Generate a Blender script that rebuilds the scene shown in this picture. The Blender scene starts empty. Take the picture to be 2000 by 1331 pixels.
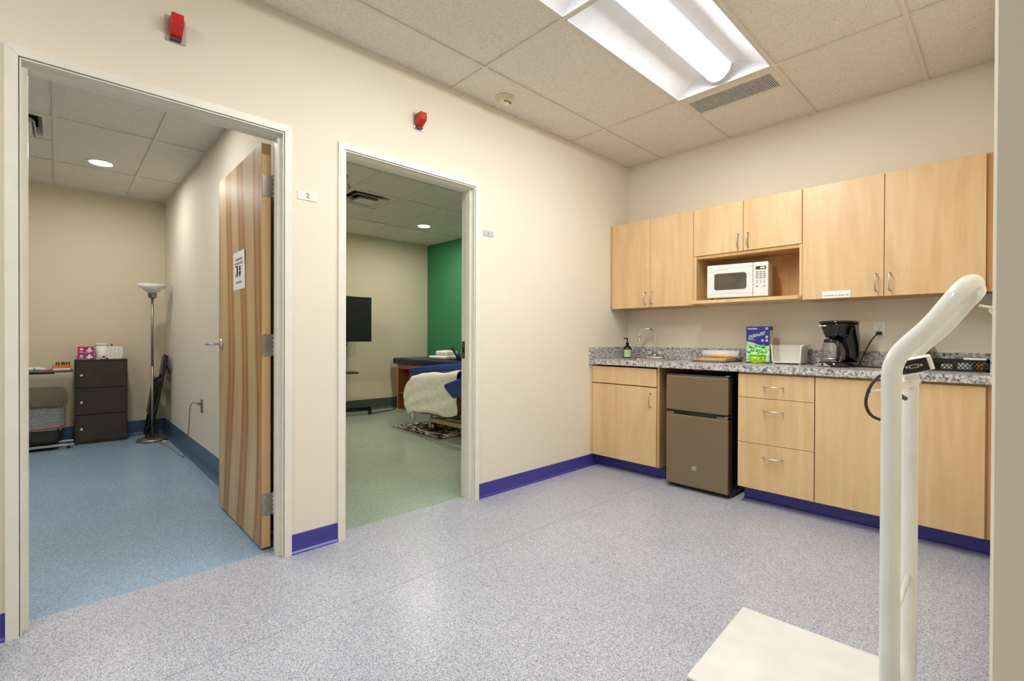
import bpy, bmesh, math, random
from mathutils import Vector, Matrix
random.seed(7)
PI = math.pi
S = bpy.context.scene
COL = S.collection

# ------------------------------------------------------------------ camera
cam_d = bpy.data.cameras.new('camera'); cam = bpy.data.objects.new('camera', cam_d); COL.objects.link(cam)
cam_d.sensor_width = 36.0; cam_d.lens = 929.1355*36/2000; cam_d.clip_start = .05
YAW, PT, RL = .8084, -.0052, .0038
fw = Vector((-math.sin(YAW), math.cos(YAW), 0)); rt = Vector((math.cos(YAW), math.sin(YAW), 0)); up = Vector((0, 0, 1))
fw, up = fw*math.cos(PT)+up*math.sin(PT), up*math.cos(PT)-fw*math.sin(PT)
rt, up = rt*math.cos(RL)+up*math.sin(RL), up*math.cos(RL)-rt*math.sin(RL)
m = Matrix((rt, up, -fw)).transposed().to_4x4(); m.translation = (2.5366, -3.9574, 1.1147)
cam.matrix_world = m
S.camera = cam
# ------------------------------------------------------------------ world, exposure
w = bpy.data.worlds.new('world'); S.world = w; w.use_nodes = True
w.node_tree.nodes['Background'].inputs[0].default_value = (1, .97, .92, 1)
w.node_tree.nodes['Background'].inputs[1].default_value = .0
S.view_settings.view_transform = 'Standard'; S.view_settings.look = 'None'
S.view_settings.gamma = 1; S.view_settings.use_curve_mapping = False
S.view_settings.exposure = 0.0
E_MAIN = 118.0      # glow of the fluorescent lenses
E_ROOM2 = 235.0    # glow of the round can lights
E_ROOM1 = 310.0
S.cycles.max_bounces = 7; S.cycles.diffuse_bounces = 4; S.cycles.glossy_bounces = 3
S.cycles.use_light_tree = False; S.cycles.use_adaptive_sampling = True; S.cycles.adaptive_threshold = .09; S.cycles.adaptive_min_samples = 20
S.cycles.transmission_bounces = 5; S.cycles.transparent_max_bounces = 8
S.cycles.sample_clamp_indirect = 6; S.cycles.caustics_reflective = False; S.cycles.caustics_refractive = False

# ------------------------------------------------------------------ materials
def lin(c):
    return tuple(((v/255)/12.92 if v/255 <= .04045 else ((v/255+.055)/1.055)**2.4) for v in c)+(1,)
MATS = {}
def new_mat(name):
    mt = bpy.data.materials.new(name); mt.use_nodes = True; MATS[name] = mt
    nt = mt.node_tree; return mt, nt, nt.nodes['Principled BSDF']
def N(nt, t, **k):
    n = nt.nodes.new(t)
    for a, v in k.items():
        if a.startswith('_'): setattr(n, a[1:], v)
        else: n.inputs[a.replace('__', ' ')].default_value = v
    return n
def world_pos(nt, scale=(1, 1, 1)):
    g = N(nt, 'ShaderNodeNewGeometry'); mp = N(nt, 'ShaderNodeMapping')
    mp.inputs['Scale'].default_value = scale
    nt.links.new(g.outputs['Position'], mp.inputs['Vector']); return mp.outputs['Vector']
def ramp(nt, fac, stops):
    r = N(nt, 'ShaderNodeValToRGB'); e = r.color_ramp.elements
    while len(e) < len(stops): e.new(.5)
    for i, (p, c) in enumerate(stops): e[i].position = p; e[i].color = lin(c)
    nt.links.new(fac, r.inputs['Fac']); return r.outputs['Color']
def bump(nt, b, fac, strength=.1, dist=.002):
    bp = N(nt, 'ShaderNodeBump', Strength=strength, Distance=dist)
    nt.links.new(fac, bp.inputs['Height']); nt.links.new(bp.outputs['Normal'], b.inputs['Normal'])
def plain(name, c, rough=.5, metal=0., var=.05, scale=12, bmp=0., coat=0., spec=None, stretch=(1, 1, 1)):
    mt, nt, b = new_mat(name)
    n = N(nt, 'ShaderNodeTexNoise', Scale=scale, Detail=1.0); nt.links.new(world_pos(nt, stretch), n.inputs['Vector'])
    lo = tuple(max(0, v*(1-var)) for v in c); hi = tuple(min(255, v*(1+var)) for v in c)
    nt.links.new(ramp(nt, n.outputs['Fac'], [(.3, lo), (.7, hi)]), b.inputs['Base Color'])
    b.inputs['Roughness'].default_value = rough; b.inputs['Metallic'].default_value = metal
    if spec is not None: b.inputs['Specular IOR Level'].default_value = spec
    if coat: b.inputs['Coat Weight'].default_value = coat; b.inputs['Coat Roughness'].default_value = .08
    if bmp: bump(nt, b, n.outputs['Fac'], bmp, .003)
    return mt
def emit(name, c, strength, sampling='FRONT'):
    mt, nt, b = new_mat(name); mt.cycles.emission_sampling = sampling
    b.inputs['Base Color'].default_value = (.9, .9, .9, 1)
    b.inputs['Emission Color'].default_value = c; b.inputs['Emission Strength'].default_value = strength
    return mt
def wallpaint(name, c):
    mt, nt, b = new_mat(name)
    v = world_pos(nt)
    n = N(nt, 'ShaderNodeTexNoise', Scale=1.2, Detail=2.0); nt.links.new(v, n.inputs['Vector'])
    nt.links.new(ramp(nt, n.outputs['Fac'], [(.3, tuple(x*.985 for x in c)), (.7, c)]), b.inputs['Base Color'])
    b.inputs['Roughness'].default_value = .62
    b.inputs['Specular IOR Level'].default_value = .3
    return mt
def speckle(name, base, chips, scale, rough, spec=.5, big=None):
    """sheet vinyl: every voronoi cell is one small chip"""
    mt, nt, b = new_mat(name); v = world_pos(nt)
    vo = N(nt, 'ShaderNodeTexVoronoi', Scale=scale); nt.links.new(v, vo.inputs['Vector'])
    sp = N(nt, 'ShaderNodeSeparateColor'); nt.links.new(vo.outputs['Color'], sp.inputs['Color'])
    col = ramp(nt, sp.outputs[0], chips)
    n = N(nt, 'ShaderNodeTexNoise', Scale=1.5, Detail=3.0); nt.links.new(v, n.inputs['Vector'])
    mx = N(nt, 'ShaderNodeMix', _data_type='RGBA', _blend_type='MULTIPLY'); mx.inputs[0].default_value = 1.0
    nt.links.new(col, mx.inputs[6]); nt.links.new(ramp(nt, n.outputs['Fac'], [(.3, (243, 243, 243)), (.7, (255, 255, 255))]), mx.inputs[7])
    nt.links.new(mx.outputs[2], b.inputs['Base Color'])
    b.inputs['Roughness'].default_value = rough; b.inputs['Specular IOR Level'].default_value = spec
    return mt
def wood(name, c, dark, grain=(26, 26, 1.6), rough=.38, amt=.3, coat=.15):
    mt, nt, b = new_mat(name)
    n = N(nt, 'ShaderNodeTexNoise', Scale=1.0, Detail=6.0, Roughness=.6, Distortion=.6); nt.links.new(world_pos(nt, grain), n.inputs['Vector'])
    n2 = N(nt, 'ShaderNodeTexNoise', Scale=1.0, Detail=3.0, Distortion=1.5); nt.links.new(world_pos(nt, tuple(g*.22+.8 for g in grain)), n2.inputs['Vector'])
    c1 = ramp(nt, n.outputs['Fac'], [(.3, tuple(a+(d-a)*amt for a, d in zip(c, dark))), (.62, c)])
    c2 = ramp(nt, n2.outputs['Fac'], [(.3, (243, 236, 226)), (.65, (255, 255, 255))])
    mx = N(nt, 'ShaderNodeMix', _data_type='RGBA', _blend_type='MULTIPLY'); mx.inputs[0].default_value = 1
    nt.links.new(c1, mx.inputs[6]); nt.links.new(c2, mx.inputs[7])
    # short dark mineral flecks
    vo = N(nt, 'ShaderNodeTexVoronoi', Scale=1.0); nt.links.new(world_pos(nt, (11, 11, 2.2)), vo.inputs['Vector'])
    fl = ramp(nt, vo.outputs['Distance'], [(.022, (190, 150, 105)), (.045, (255, 255, 255))])
    m2 = N(nt, 'ShaderNodeMix', _data_type='RGBA', _blend_type='MULTIPLY'); m2.inputs[0].default_value = .6
    nt.links.new(mx.outputs[2], m2.inputs[6]); nt.links.new(fl, m2.inputs[7])
    nt.links.new(m2.outputs[2], b.inputs['Base Color'])
    b.inputs['Roughness'].default_value = rough; b.inputs['Coat Weight'].default_value = coat; b.inputs['Coat Roughness'].default_value = .25
    return mt
def veneer(name):
    """door leaf: pale sapwood with broad brown heartwood bands that wander along the height"""
    mt, nt, b = new_mat(name)
    wv = N(nt, 'ShaderNodeTexWave', Scale=.5, Distortion=9.0, Detail=1.2); wv.inputs['Detail Scale'].default_value = .8; wv.inputs['Phase Offset'].default_value = 1.2
    nt.links.new(world_pos(nt, (1.9, .0, .75)), wv.inputs['Vector'])
    base = ramp(nt, wv.outputs['Fac'], [(.0, (212, 188, 142)), (.5, (208, 180, 132)), (.66, (184, 134, 84)), (.86, (174, 122, 74)), (1., (192, 150, 100))])
    n = N(nt, 'ShaderNodeTexNoise', Scale=1.0, Detail=5.0); nt.links.new(world_pos(nt, (70, 70, 1.5)), n.inputs['Vector'])
    mx = N(nt, 'ShaderNodeMix', _data_type='RGBA', _blend_type='MULTIPLY'); mx.inputs[0].default_value = 1
    nt.links.new(base, mx.inputs[6]); nt.links.new(ramp(nt, n.outputs['Fac'], [(.3, (228, 220, 208)), (.65, (255, 255, 255))]), mx.inputs[7])
    nt.links.new(mx.outputs[2], b.inputs['Base Color']); b.inputs['Roughness'].default_value = .46
    b.inputs['Coat Weight'].default_value = .06; b.inputs['Coat Roughness'].default_value = .3
    return mt
def granite(name):
    mt, nt, b = new_mat(name); v = world_pos(nt)
    n1 = N(nt, 'ShaderNodeTexNoise', Scale=48.0, Detail=5.0, Roughness=.65, Distortion=.8); nt.links.new(v, n1.inputs['Vector'])
    n2 = N(nt, 'ShaderNodeTexNoise', Scale=95.0, Detail=4.0, Roughness=.7); nt.links.new(world_pos(nt, (1, 1.3, .8)), n2.inputs['Vector'])
    c1 = ramp(nt, n1.outputs['Fac'], [(.34, (84, 84, 94)), (.43, (146, 144, 150)), (.51, (198, 194, 192)), (.64, (230, 226, 218))])
    c2 = ramp(nt, n2.outputs['Fac'], [(.36, (96, 96, 104)), (.46, (255, 255, 255))])
    mx = N(nt, 'ShaderNodeMix', _data_type='RGBA', _blend_type='MULTIPLY'); mx.inputs[0].default_value = .85
    nt.links.new(c1, mx.inputs[6]); nt.links.new(c2, mx.inputs[7]); nt.links.new(mx.outputs[2], b.inputs['Base Color'])
    b.inputs['Roughness'].default_value = .26
    return mt
def tile_mat(name, c):
    """mineral fibre tile: pale with fine dark pinholes"""
    mt, nt, b = new_mat(name); v = world_pos(nt)
    vo = N(nt, 'ShaderNodeTexVoronoi', Scale=95.0); nt.links.new(v, vo.inputs['Vector'])
    n = N(nt, 'ShaderNodeTexNoise', Scale=70.0, Detail=2.0); nt.links.new(v, n.inputs['Vector'])
    big = N(nt, 'ShaderNodeTexNoise', Scale=9.0, Detail=2.0); nt.links.new(v, big.inputs['Vector'])
    a = N(nt, 'ShaderNodeMath', _operation='MULTIPLY_ADD'); a.inputs[1].default_value = .30; nt.links.new(big.outputs['Fac'], a.inputs[0]); nt.links.new(vo.outputs['Distance'], a.inputs[2])
    hole = ramp(nt, a.outputs[0], [(.27, (160, 148, 132)), (.34, (255, 255, 255))])
    mott = ramp(nt, n.outputs['Fac'], [(.35, tuple(x*.965 for x in c)), (.65, c)])
    mx = N(nt, 'ShaderNodeMix', _data_type='RGBA', _blend_type='MULTIPLY'); mx.inputs[0].default_value = 1
    nt.links.new(mott, mx.inputs[6]); nt.links.new(hole, mx.inputs[7]); nt.links.new(mx.outputs[2], b.inputs['Base Color'])
    b.inputs['Roughness'].default_value = .9; b.inputs['Specular IOR Level'].default_value = .2
    return mt
def see(name, c, rough=.05, alpha=.35, trans=1.0, ior=1.3):
    mt, nt, b = new_mat(name)
    n = N(nt, 'ShaderNodeTexNoise', Scale=20.0); nt.links.new(world_pos(nt), n.inputs['Vector'])
    nt.links.new(ramp(nt, n.outputs['Fac'], [(.3, tuple(x*.96 for x in c)), (.7, c)]), b.inputs['Base Color'])
    b.inputs['Roughness'].default_value = rough; b.inputs['Transmission Weight'].default_value = trans
    b.inputs['IOR'].default_value = ior; b.inputs['Alpha'].default_value = alpha
    return mt

wallpaint('paint_cream', (239, 230, 210))
wallpaint('paint_tan', (226, 213, 186))
wallpaint('paint_green', (66, 140, 96))
wallpaint('paint_side', (224, 216, 200))
plain('frame_paint', (238, 234, 220), .38, var=.01)
plain('base_indigo', (66, 62, 150), .32, var=.04)
plain('base_blue', (72, 98, 126), .35, var=.05)
plain('base_olive', (78, 92, 80), .35, var=.05)
speckle('vinyl_lavender', None, [(.0, (100, 104, 124)), (.22, (152, 155, 172)), (.5, (184, 187, 198)), (.78, (202, 204, 212)), (1., (226, 228, 232))], 380, .3)
speckle('vinyl_blue', None, [(.0, (116, 146, 176)), (.3, (140, 168, 196)), (.7, (154, 182, 208)), (1., (170, 196, 218))], 240, .26)
speckle('vinyl_sage', None, [(.0, (132, 148, 132)), (.3, (154, 168, 152)), (.7, (168, 182, 164)), (1., (186, 198, 180))], 240, .24)
plain('seam', (150, 148, 160), .5)
tile_mat('tile', (237, 230, 217))
plain('grid_white', (226, 219, 204), .5, var=.01)
plain('reflector_white', (238, 238, 242), .55, var=.01)
emit('lens_glow', (.975, .99, 1, 1), E_MAIN)
emit('lens_side_dim_glow', (.98, .99, 1, 1), .9, 'NONE')  # lens sides glow weaker than the bottom so the reflectors don't wash out
emit('can_glow_blue_room', (1, .965, .92, 1), E_ROOM2)
emit('can_glow_green_room', (1, .945, .84, 1), E_ROOM1)
wood('maple', (230, 198, 151), (208, 166, 112))
wood('maple_edge', (214, 168, 112), (188, 136, 84), amt=.4)
wood('cherry', (176, 104, 60), (142, 76, 40))
veneer('door_veneer')
plain('door_edge', (226, 188, 132), .45, var=.05, scale=6, stretch=(1, 1, .1))
granite('granite')
plain('steel', (196, 194, 190), .28, 1., var=.03)
plain('chrome', (220, 220, 222), .1, 1., var=.02)
plain('hinge_steel', (176, 174, 168), .38, 1., var=.05)
plain('nickel', (206, 198, 184), .3, 1., var=.03)
plain('slate_steel', (150, 131, 104), .36, .75, var=.012, scale=3)
plain('black_plastic', (18, 17, 17), .35, var=.1)
plain('black_gloss', (14, 12, 13), .12, var=.1, coat=.4)
plain('black_matte', (24, 22, 21), .7, var=.1)
plain('dark_grey', (72, 70, 70), .5, var=.06)
plain('mid_grey', (128, 128, 130), .4, var=.04)
plain('silver_plastic', (172, 172, 176), .35, .3, var=.02)
plain('pale_grey', (196, 196, 196), .45, var=.03)
plain('white_plastic', (242, 238, 228), .35, var=.01)
plain('white_enamel', (231, 230, 224), .25, var=.015, coat=.3)
plain('white_paper', (246, 244, 238), .8, var=.015)
plain('ivory_plastic', (232, 222, 196), .4, var=.02)
plain('ink', (46, 46, 50), .8)
plain('ink_pale', (150, 150, 156), .8)
plain('signal_red', (204, 34, 26), .3, var=.04)
plain('box_blue', (50, 44, 148), .45, var=.04)
plain('leaf_green', (70, 176, 62), .5, var=.35, scale=60)
plain('lime_green', (166, 214, 44), .5, var=.2, scale=60)
plain('mint_green', (190, 226, 176), .5, var=.15, scale=50)
plain('kelly_green', (40, 150, 66), .5)
plain('card_cream', (214, 202, 178), .7)
plain('label_green', (196, 220, 160), .6, var=.05)
plain('amber', (232, 168, 62), .6, var=.06)
plain('pink_box', (196, 36, 116), .5, var=.05)
plain('magenta_box', (176, 46, 150), .5, var=.05)
plain('orange_box', (232, 128, 46), .6, var=.04)
plain('teal_print', (110, 208, 190), .5)
plain('brown_vial', (74, 40, 30), .3)
plain('red_cap', (150, 40, 44), .5)
plain('espresso', (62, 52, 42), .42, var=.06)
plain('lamp_metal', (150, 142, 132), .35, .8, var=.04)
see('frosted_glass', (246, 243, 236), .6, .92, .1)
mt = see('liner_film', (206, 211, 216), .3, .74, .1)
nb = N(mt.node_tree, 'ShaderNodeTexNoise', Scale=22.0, Detail=3.0, Distortion=2.0); mt.node_tree.links.new(world_pos(mt.node_tree, (1, 1, 2.2)), nb.inputs['Vector'])
bump(mt.node_tree, mt.node_tree.nodes['Principled BSDF'], nb.outputs['Fac'], 1.0, .03)
plain('drawstring', (216, 104, 96), .5)
plain('bin_charcoal', (62, 58, 56), .45, var=.05)
plain('navy_vinyl', (24, 30, 70), .32, var=.1)
plain('royal_vinyl', (32, 64, 146), .28, var=.08, bmp=.2)
plain('white_cloth', (246, 242, 230), .85, var=.03, scale=25, bmp=.3)
plain('bed_beige', (202, 180, 138), .4, var=.03)
plain('screen_black', (34, 33, 31), .3)
plain('cord_brown', (52, 38, 30), .5)
plain('cord_tan', (150, 130, 104), .5)
plain('strike_bronze', (120, 100, 70), .35, .9)
plain('dark_void', (30, 26, 20), .9)
see('carafe_glass', (236, 228, 210), .02, .3, 1.0, 1.45)
emit('display_green', (.45, .9, .12, 1), 1.2, 'NONE')
plain('oven_window', (80, 70, 58), .08, var=.1, coat=.5)
mt, nt, b = new_mat('rug_pattern')
n = N(nt, 'ShaderNodeTexNoise', Scale=4.2, Detail=1.0, Distortion=2.5); nt.links.new(world_pos(nt, (1, 1.6, 1)), n.inputs['Vector'])
nt.links.new(ramp(nt, n.outputs['Fac'], [(.40, (36, 34, 32)), (.47, (60, 56, 52)), (.5, (196, 186, 166)), (.62, (206, 196, 176)), (.66, (48, 44, 42))]), b.inputs['Base Color'])
b.inputs['Roughness'].default_value = .95

# ------------------------------------------------------------------ mesh helpers
class MB:
    """collects shapes into one mesh"""
    def __init__(s): s.bm = bmesh.new()
    def box(s, lo, hi, bev=0., seg=2):
        lo = Vector(lo); hi = Vector(hi); c = (lo+hi)/2; d = hi-lo
        r = bmesh.ops.create_cube(s.bm, size=1., matrix=Matrix.Translation(c) @ Matrix.Diagonal((d.x, d.y, d.z, 1)))
        if bev:
            es = list({e for v in r['verts'] for e in v.link_edges})
            bmesh.ops.bevel(s.bm, geom=es, offset=bev, segments=seg, affect='EDGES', profile=.5)
        return s
    def prism(s, pts, vec, bev=0.):
        """closed outline pts (3-D) pushed along vec"""
        vec = Vector(vec); a = [s.bm.verts.new(p) for p in pts]; b = [s.bm.verts.new(Vector(p)+vec) for p in pts]
        n = len(pts); fs = [s.bm.faces.new(a[::-1]), s.bm.faces.new(b)]
        for i in range(n): fs.append(s.bm.faces.new((a[i], a[(i+1) % n], b[(i+1) % n], b[i])))
        bmesh.ops.recalc_face_normals(s.bm, faces=fs)
        if bev: bmesh.ops.bevel(s.bm, geom=list({e for f in fs for e in f.edges}), offset=bev, segments=2, affect='EDGES', profile=.5)
        return s
    def tube(s, path, r, n=10, closed=False, cap=True):
        P = [Vector(p) for p in path]; m = len(P); rad = r if isinstance(r, (list, tuple)) else [r]*m
        T = []
        for i in range(m):
            a = P[(i-1) % m] if (closed or i > 0) else P[i]; b = P[(i+1) % m] if (closed or i < m-1) else P[i]
            T.append((b-a).normalized())
        u = T[0].orthogonal().normalized(); rings = []
        for i in range(m):
            if i: u = (T[i-1].rotation_difference(T[i]) @ u)
            u = (u - T[i]*u.dot(T[i])).normalized(); v = T[i].cross(u)
            rings.append([s.bm.verts.new(P[i]+(u*math.cos(2*PI*k/n)+v*math.sin(2*PI*k/n))*rad[i]) for k in range(n)])
        for i in range(m if closed else m-1):
            A, B = rings[i], rings[(i+1) % m]
            for k in range(n):
                f = s.bm.faces.new((A[k], A[(k+1) % n], B[(k+1) % n], B[k])); f.smooth = True
        if cap and not closed:
            s.bm.faces.new(rings[0][::-1]); s.bm.faces.new(rings[-1])
        return s
    def cyl(s, a, b, r, n=20, r2=None): return s.tube([a, b], [r, r if r2 is None else r2], n)
    def lathe(s, prof, c, axis=(0, 0, 1), n=28):
        """prof = [(radius, height)...] turned about axis through c"""
        c = Vector(c); ax = Vector(axis).normalized(); u = ax.orthogonal().normalized(); v = ax.cross(u); rings = []
        for r, h in prof:
            if r < 1e-6: rings.append([s.bm.verts.new(c+ax*h)])
            else: rings.append([s.bm.verts.new(c+ax*h+(u*math.cos(2*PI*k/n)+v*math.sin(2*PI*k/n))*r) for k in range(n)])
        for A, B in zip(rings, rings[1:]):
            for k in range(n):
                if len(A) == 1 and len(B) == 1: continue
                if len(A) == 1: q = (A[0], B[k], B[(k+1) % n])
                elif len(B) == 1: q = (A[k], A[(k+1) % n], B[0])
                else: q = (A[k], A[(k+1) % n], B[(k+1) % n], B[k])
                f = s.bm.faces.new(q); f.smooth = True
        return s
    def grid(s, fn, nu, nv, smooth=True):
        V = [[s.bm.verts.new(fn(i/nu, j/nv)) for j in range(nv+1)] for i in range(nu+1)]
        for i in range(nu):
            for j in range(nv):
                f = s.bm.faces.new((V[i][j], V[i+1][j], V[i+1][j+1], V[i][j+1])); f.smooth = smooth
        return s
    def quad(s, *p):
        s.bm.faces.new([s.bm.verts.new(q) for q in p]); return s
    def xform(s, M): bmesh.ops.transform(s.bm, matrix=M, verts=s.bm.verts); return s
    def mesh(s, name, mat, fix=True):
        if fix: bmesh.ops.recalc_face_normals(s.bm, faces=s.bm.faces)
        me = bpy.data.meshes.new(name); s.bm.to_mesh(me); s.bm.free()
        me.materials.append(MATS[mat]); return me
def link(name, data, parent=None):
    o = bpy.data.objects.new(name, data); COL.objects.link(o)
    if parent is not None: attach(o, parent)
    return o
def origin(o):
    """world position of an object here (nothing in this scene is rotated through its parent)"""
    return o.location.copy() if o.parent is None else o.matrix_parent_inverse.translation + o.location + origin(o.parent)
def attach(o, parent):
    o.parent = parent; o.matrix_parent_inverse = Matrix.Translation(-origin(parent))
def part(name, mb, mat, parent, label=None):
    o = link(name, mb.mesh(name, mat), parent)
    if label: o['label'] = label
    return o
def tag(o, label, cat, group=None):
    o['label'] = label; o['category'] = cat
    if group: o['group'] = group
    return o
def thing(name, loc, label, cat, group=None):
    o = link(name, None); o.location = loc; o.empty_display_size = .05
    return tag(o, label, cat, group)
def single(name, mb, mat, label, cat, group=None): return tag(link(name, mb.mesh(name, mat)), label, cat, group)
def struct(name, mb=None, mat=None, label=None, parent=None):
    o = link(name, mb.mesh(name, mat) if mb else None, parent); o['kind'] = 'structure'
    if label: o['label'] = label
    return o
def copy_tree(o, delta, parent=None):
    c = o.copy(); COL.objects.link(c)
    if parent is None: c.location = o.location+Vector(delta)
    else: c.parent = parent; c.matrix_parent_inverse = o.matrix_parent_inverse.copy()
    for ch in list(o.children): copy_tree(ch, delta, c)
    return c
def bez(pts, n=8):
    """smooth path through pts (Catmull-Rom)"""
    P = [Vector(p) for p in pts]; out = []
    for i in range(len(P)-1):
        a = P[max(i-1, 0)]; b = P[i]; c = P[i+1]; d = P[min(i+2, len(P)-1)]
        for k in range(n):
            t = k/n
            out.append(.5*((2*b)+(c-a)*t+(2*a-5*b+4*c-d)*t*t+(3*b-a-3*c+d)*t**3))
    out.append(P[-1]); return out
def text_mb(body, size, origin, right, upv, depth=.0008, align='CENTER', shear=0., bold=0.):
    cu = bpy.data.curves.new('lettering', 'FONT'); cu.body = body; cu.size = size; cu.extrude = depth/2
    cu.align_x = align; cu.align_y = 'CENTER'; cu.shear = shear; cu.offset = bold; cu.resolution_u = 3
    o = bpy.data.objects.new('lettering', cu); COL.objects.link(o)
    dg = bpy.context.evaluated_depsgraph_get(); me = bpy.data.meshes.new_from_object(o.evaluated_get(dg))
    bpy.data.objects.remove(o); bpy.data.curves.remove(cu)
    mb = MB(); mb.bm.from_mesh(me); bpy.data.meshes.remove(me)
    r = Vector(right).normalized(); u = Vector(upv).normalized(); n = r.cross(u)
    M = Matrix((r, u, n)).transposed().to_4x4(); M.translation = Vector(origin)
    return mb.xform(M)
def rrect(c, u, v, w, h, r, n=5):
    """outline of a rounded rectangle centred at c in the plane u, v"""
    c = Vector(c); u = Vector(u); v = Vector(v); out = []
    for sx, sy, a0 in ((1, 1, 0), (-1, 1, PI/2), (-1, -1, PI), (1, -1, 1.5*PI)):
        for k in range(n+1):
            a = a0+PI/2*k/n
            out.append(c+u*(sx*(w/2-r)+r*math.cos(a))+v*(sy*(h/2-r)+r*math.sin(a)))
    return out

# ================================================================== THE SETTING
CZ = 2.743            # ceiling of the big room
RZ = 2.665            # ceiling of the two exam rooms
XF = -4.28            # far wall of the exam rooms
WX = 2.517            # right wall (corridor end)
YC = -2.9             # corridor wall face
D2 = (-4.097, -3.094) # outer edges of the frame, room 2
D1 = (-2.851, -1.855) # room 1
FT = 2.184            # frame top
EX, SY = 4.6, -6.4    # east and south ends of the space behind the camera

# floors
fl = struct('floor', label='speckled lavender grey sheet vinyl floor')
part('vinyl_sheet', MB().box((-.108, SY, -.03), (.638, 0, 0)), 'vinyl_lavender', fl)
part('vinyl_sheet', MB().box((.642, SY, -.03), (EX, 0, 0)), 'vinyl_lavender', fl)
part('seam_weld', MB().box((.638, SY, -.03), (.642, 0, -.0004)), 'seam', fl)
struct('floor', MB().box((XF-.1, -6.0, -.03), (-.108, -2.985, 0)), 'vinyl_blue', 'blue sheet vinyl floor of exam room 2')
struct('floor', MB().box((XF-.1, -2.985, -.03), (-.108, .7, 0)), 'vinyl_sage', 'sage green sheet vinyl floor of exam room 1')

# walls
o_ = .03
b = MB()
for y0, y1 in ((SY, D2[0]+o_), (D2[1]-o_, D1[0]+o_), (D1[1]-o_, .1)): b.box((-.122, y0, 0), (0, y1, CZ+.1))
for d in (D2, D1): b.box((-.122, d[0]+o_, FT-o_), (0, d[1]-o_, CZ+.1))
struct('wall_left', b, 'paint_cream', 'cream wall with the two exam room doorways')
struct('wall_back', MB().box((0, 0, 0), (2.7, .1, CZ+.1)), 'paint_cream', 'cream wall behind the kitchenette')
b = MB().box((WX, YC, 0), (2.66, 0, CZ+.1), .004, 1).box((2.49, -.65, 0), (2.53, 0, CZ+.1))
struct('wall_right', b, 'paint_cream', 'cream wall at the right end of the counter')
struct('wall_corridor', MB().box((2.64, YC, 0), (EX, YC+.12, CZ+.1)), 'paint_cream', 'cream corridor wall at the right edge')
struct('wall_east', MB().box((EX, SY, 0), (EX+.1, YC+.12, CZ+.1)), 'paint_cream')
struct('wall_front', MB().box((-.12, SY-.1, 0), (EX+.1, SY, CZ+.1)), 'paint_cream')
struct('wall_partition', MB().box((XF, -3.05, 0), (-.122, -2.92, RZ+.1)), 'paint_side', 'pale wall between the two exam rooms')
struct('wall_far', MB().box((XF-.1, -6.0, 0), (XF, .75, RZ+.1)), 'paint_tan', 'tan far wall of the exam rooms')
struct('wall_green', MB().box((XF, .57, 0), (-.122, .67, RZ+.1)), 'paint_green', 'green accent wall in exam room 1')
struct('wall_south', MB().box((XF, -6.1, 0), (-.122, -6.0, RZ+.1)), 'paint_tan')

# base boards
def base(name, a, b, nrm, mat, h=.1, label=None):
    """vinyl cove base from a to b standing proud along nrm, with a small toe"""
    a = Vector(a); b = Vector(b); n = Vector(nrm); z = Vector((0, 0, 1))
    prof = [(0, 0), (.016, 0), (.014, .006), (.006, .014), (.004, .03), (.004, h-.004), (.002, h), (0, h)]
    struct(name, MB().prism([a+n*x+z*y for x, y in prof], b-a), mat, label)
base('baseboard_left', (0, SY, 0), (0, D2[0], 0), (1, 0, 0), 'base_indigo', label='indigo vinyl base left of doorway 2')
base('baseboard_left', (0, D2[1], 0), (0, D1[0], 0), (1, 0, 0), 'base_indigo', label='short indigo vinyl base between the doorways')
base('baseboard_left', (0, D1[1], 0), (0, -.492, 0), (1, 0, 0), 'base_indigo', label='indigo vinyl base between doorway 1 and the cabinets')
base('baseboard_right', (WX, -.65, 0), (WX, YC, 0), (-1, 0, 0), 'base_indigo')
base('baseboard_corridor', (WX, YC, 0), (EX, YC, 0), (0, -1, 0), 'base_indigo')
def cove(name, a, b, nrm, mat, h, label):
    """flash coved sheet: the floor rolls up the wall"""
    a = Vector(a); b = Vector(b); n = Vector(nrm); z = Vector((0, 0, 1)); R = .04
    prof = [(0, 0), (R+.003, 0)]+[(.003+R-R*math.sin(t), R-R*math.cos(t)) for t in [PI/2*k/6 for k in range(1, 7)]]+[(.003, h), (0, h)]
    struct(name, MB().prism([a+n*x+z*y for x, y in prof], b-a), mat, label)
cove('baseboard_partition', (XF, -3.05, 0), (-.13, -3.05, 0), (0, -1, 0), 'base_blue', .165, 'blue coved base along the partition in exam room 2')
cove('baseboard_far', (XF, -6, 0), (XF, -3.05, 0), (1, 0, 0), 'base_blue', .165, 'blue coved base of the far wall in exam room 2')
cove('baseboard_far', (XF, -2.92, 0), (XF, .57, 0), (1, 0, 0), 'base_olive', .165, 'olive coved base of the far wall in exam room 1')
cove('baseboard_green', (XF, .57, 0), (-.13, .57, 0), (0, -1, 0), 'base_olive', .165, None)

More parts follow.
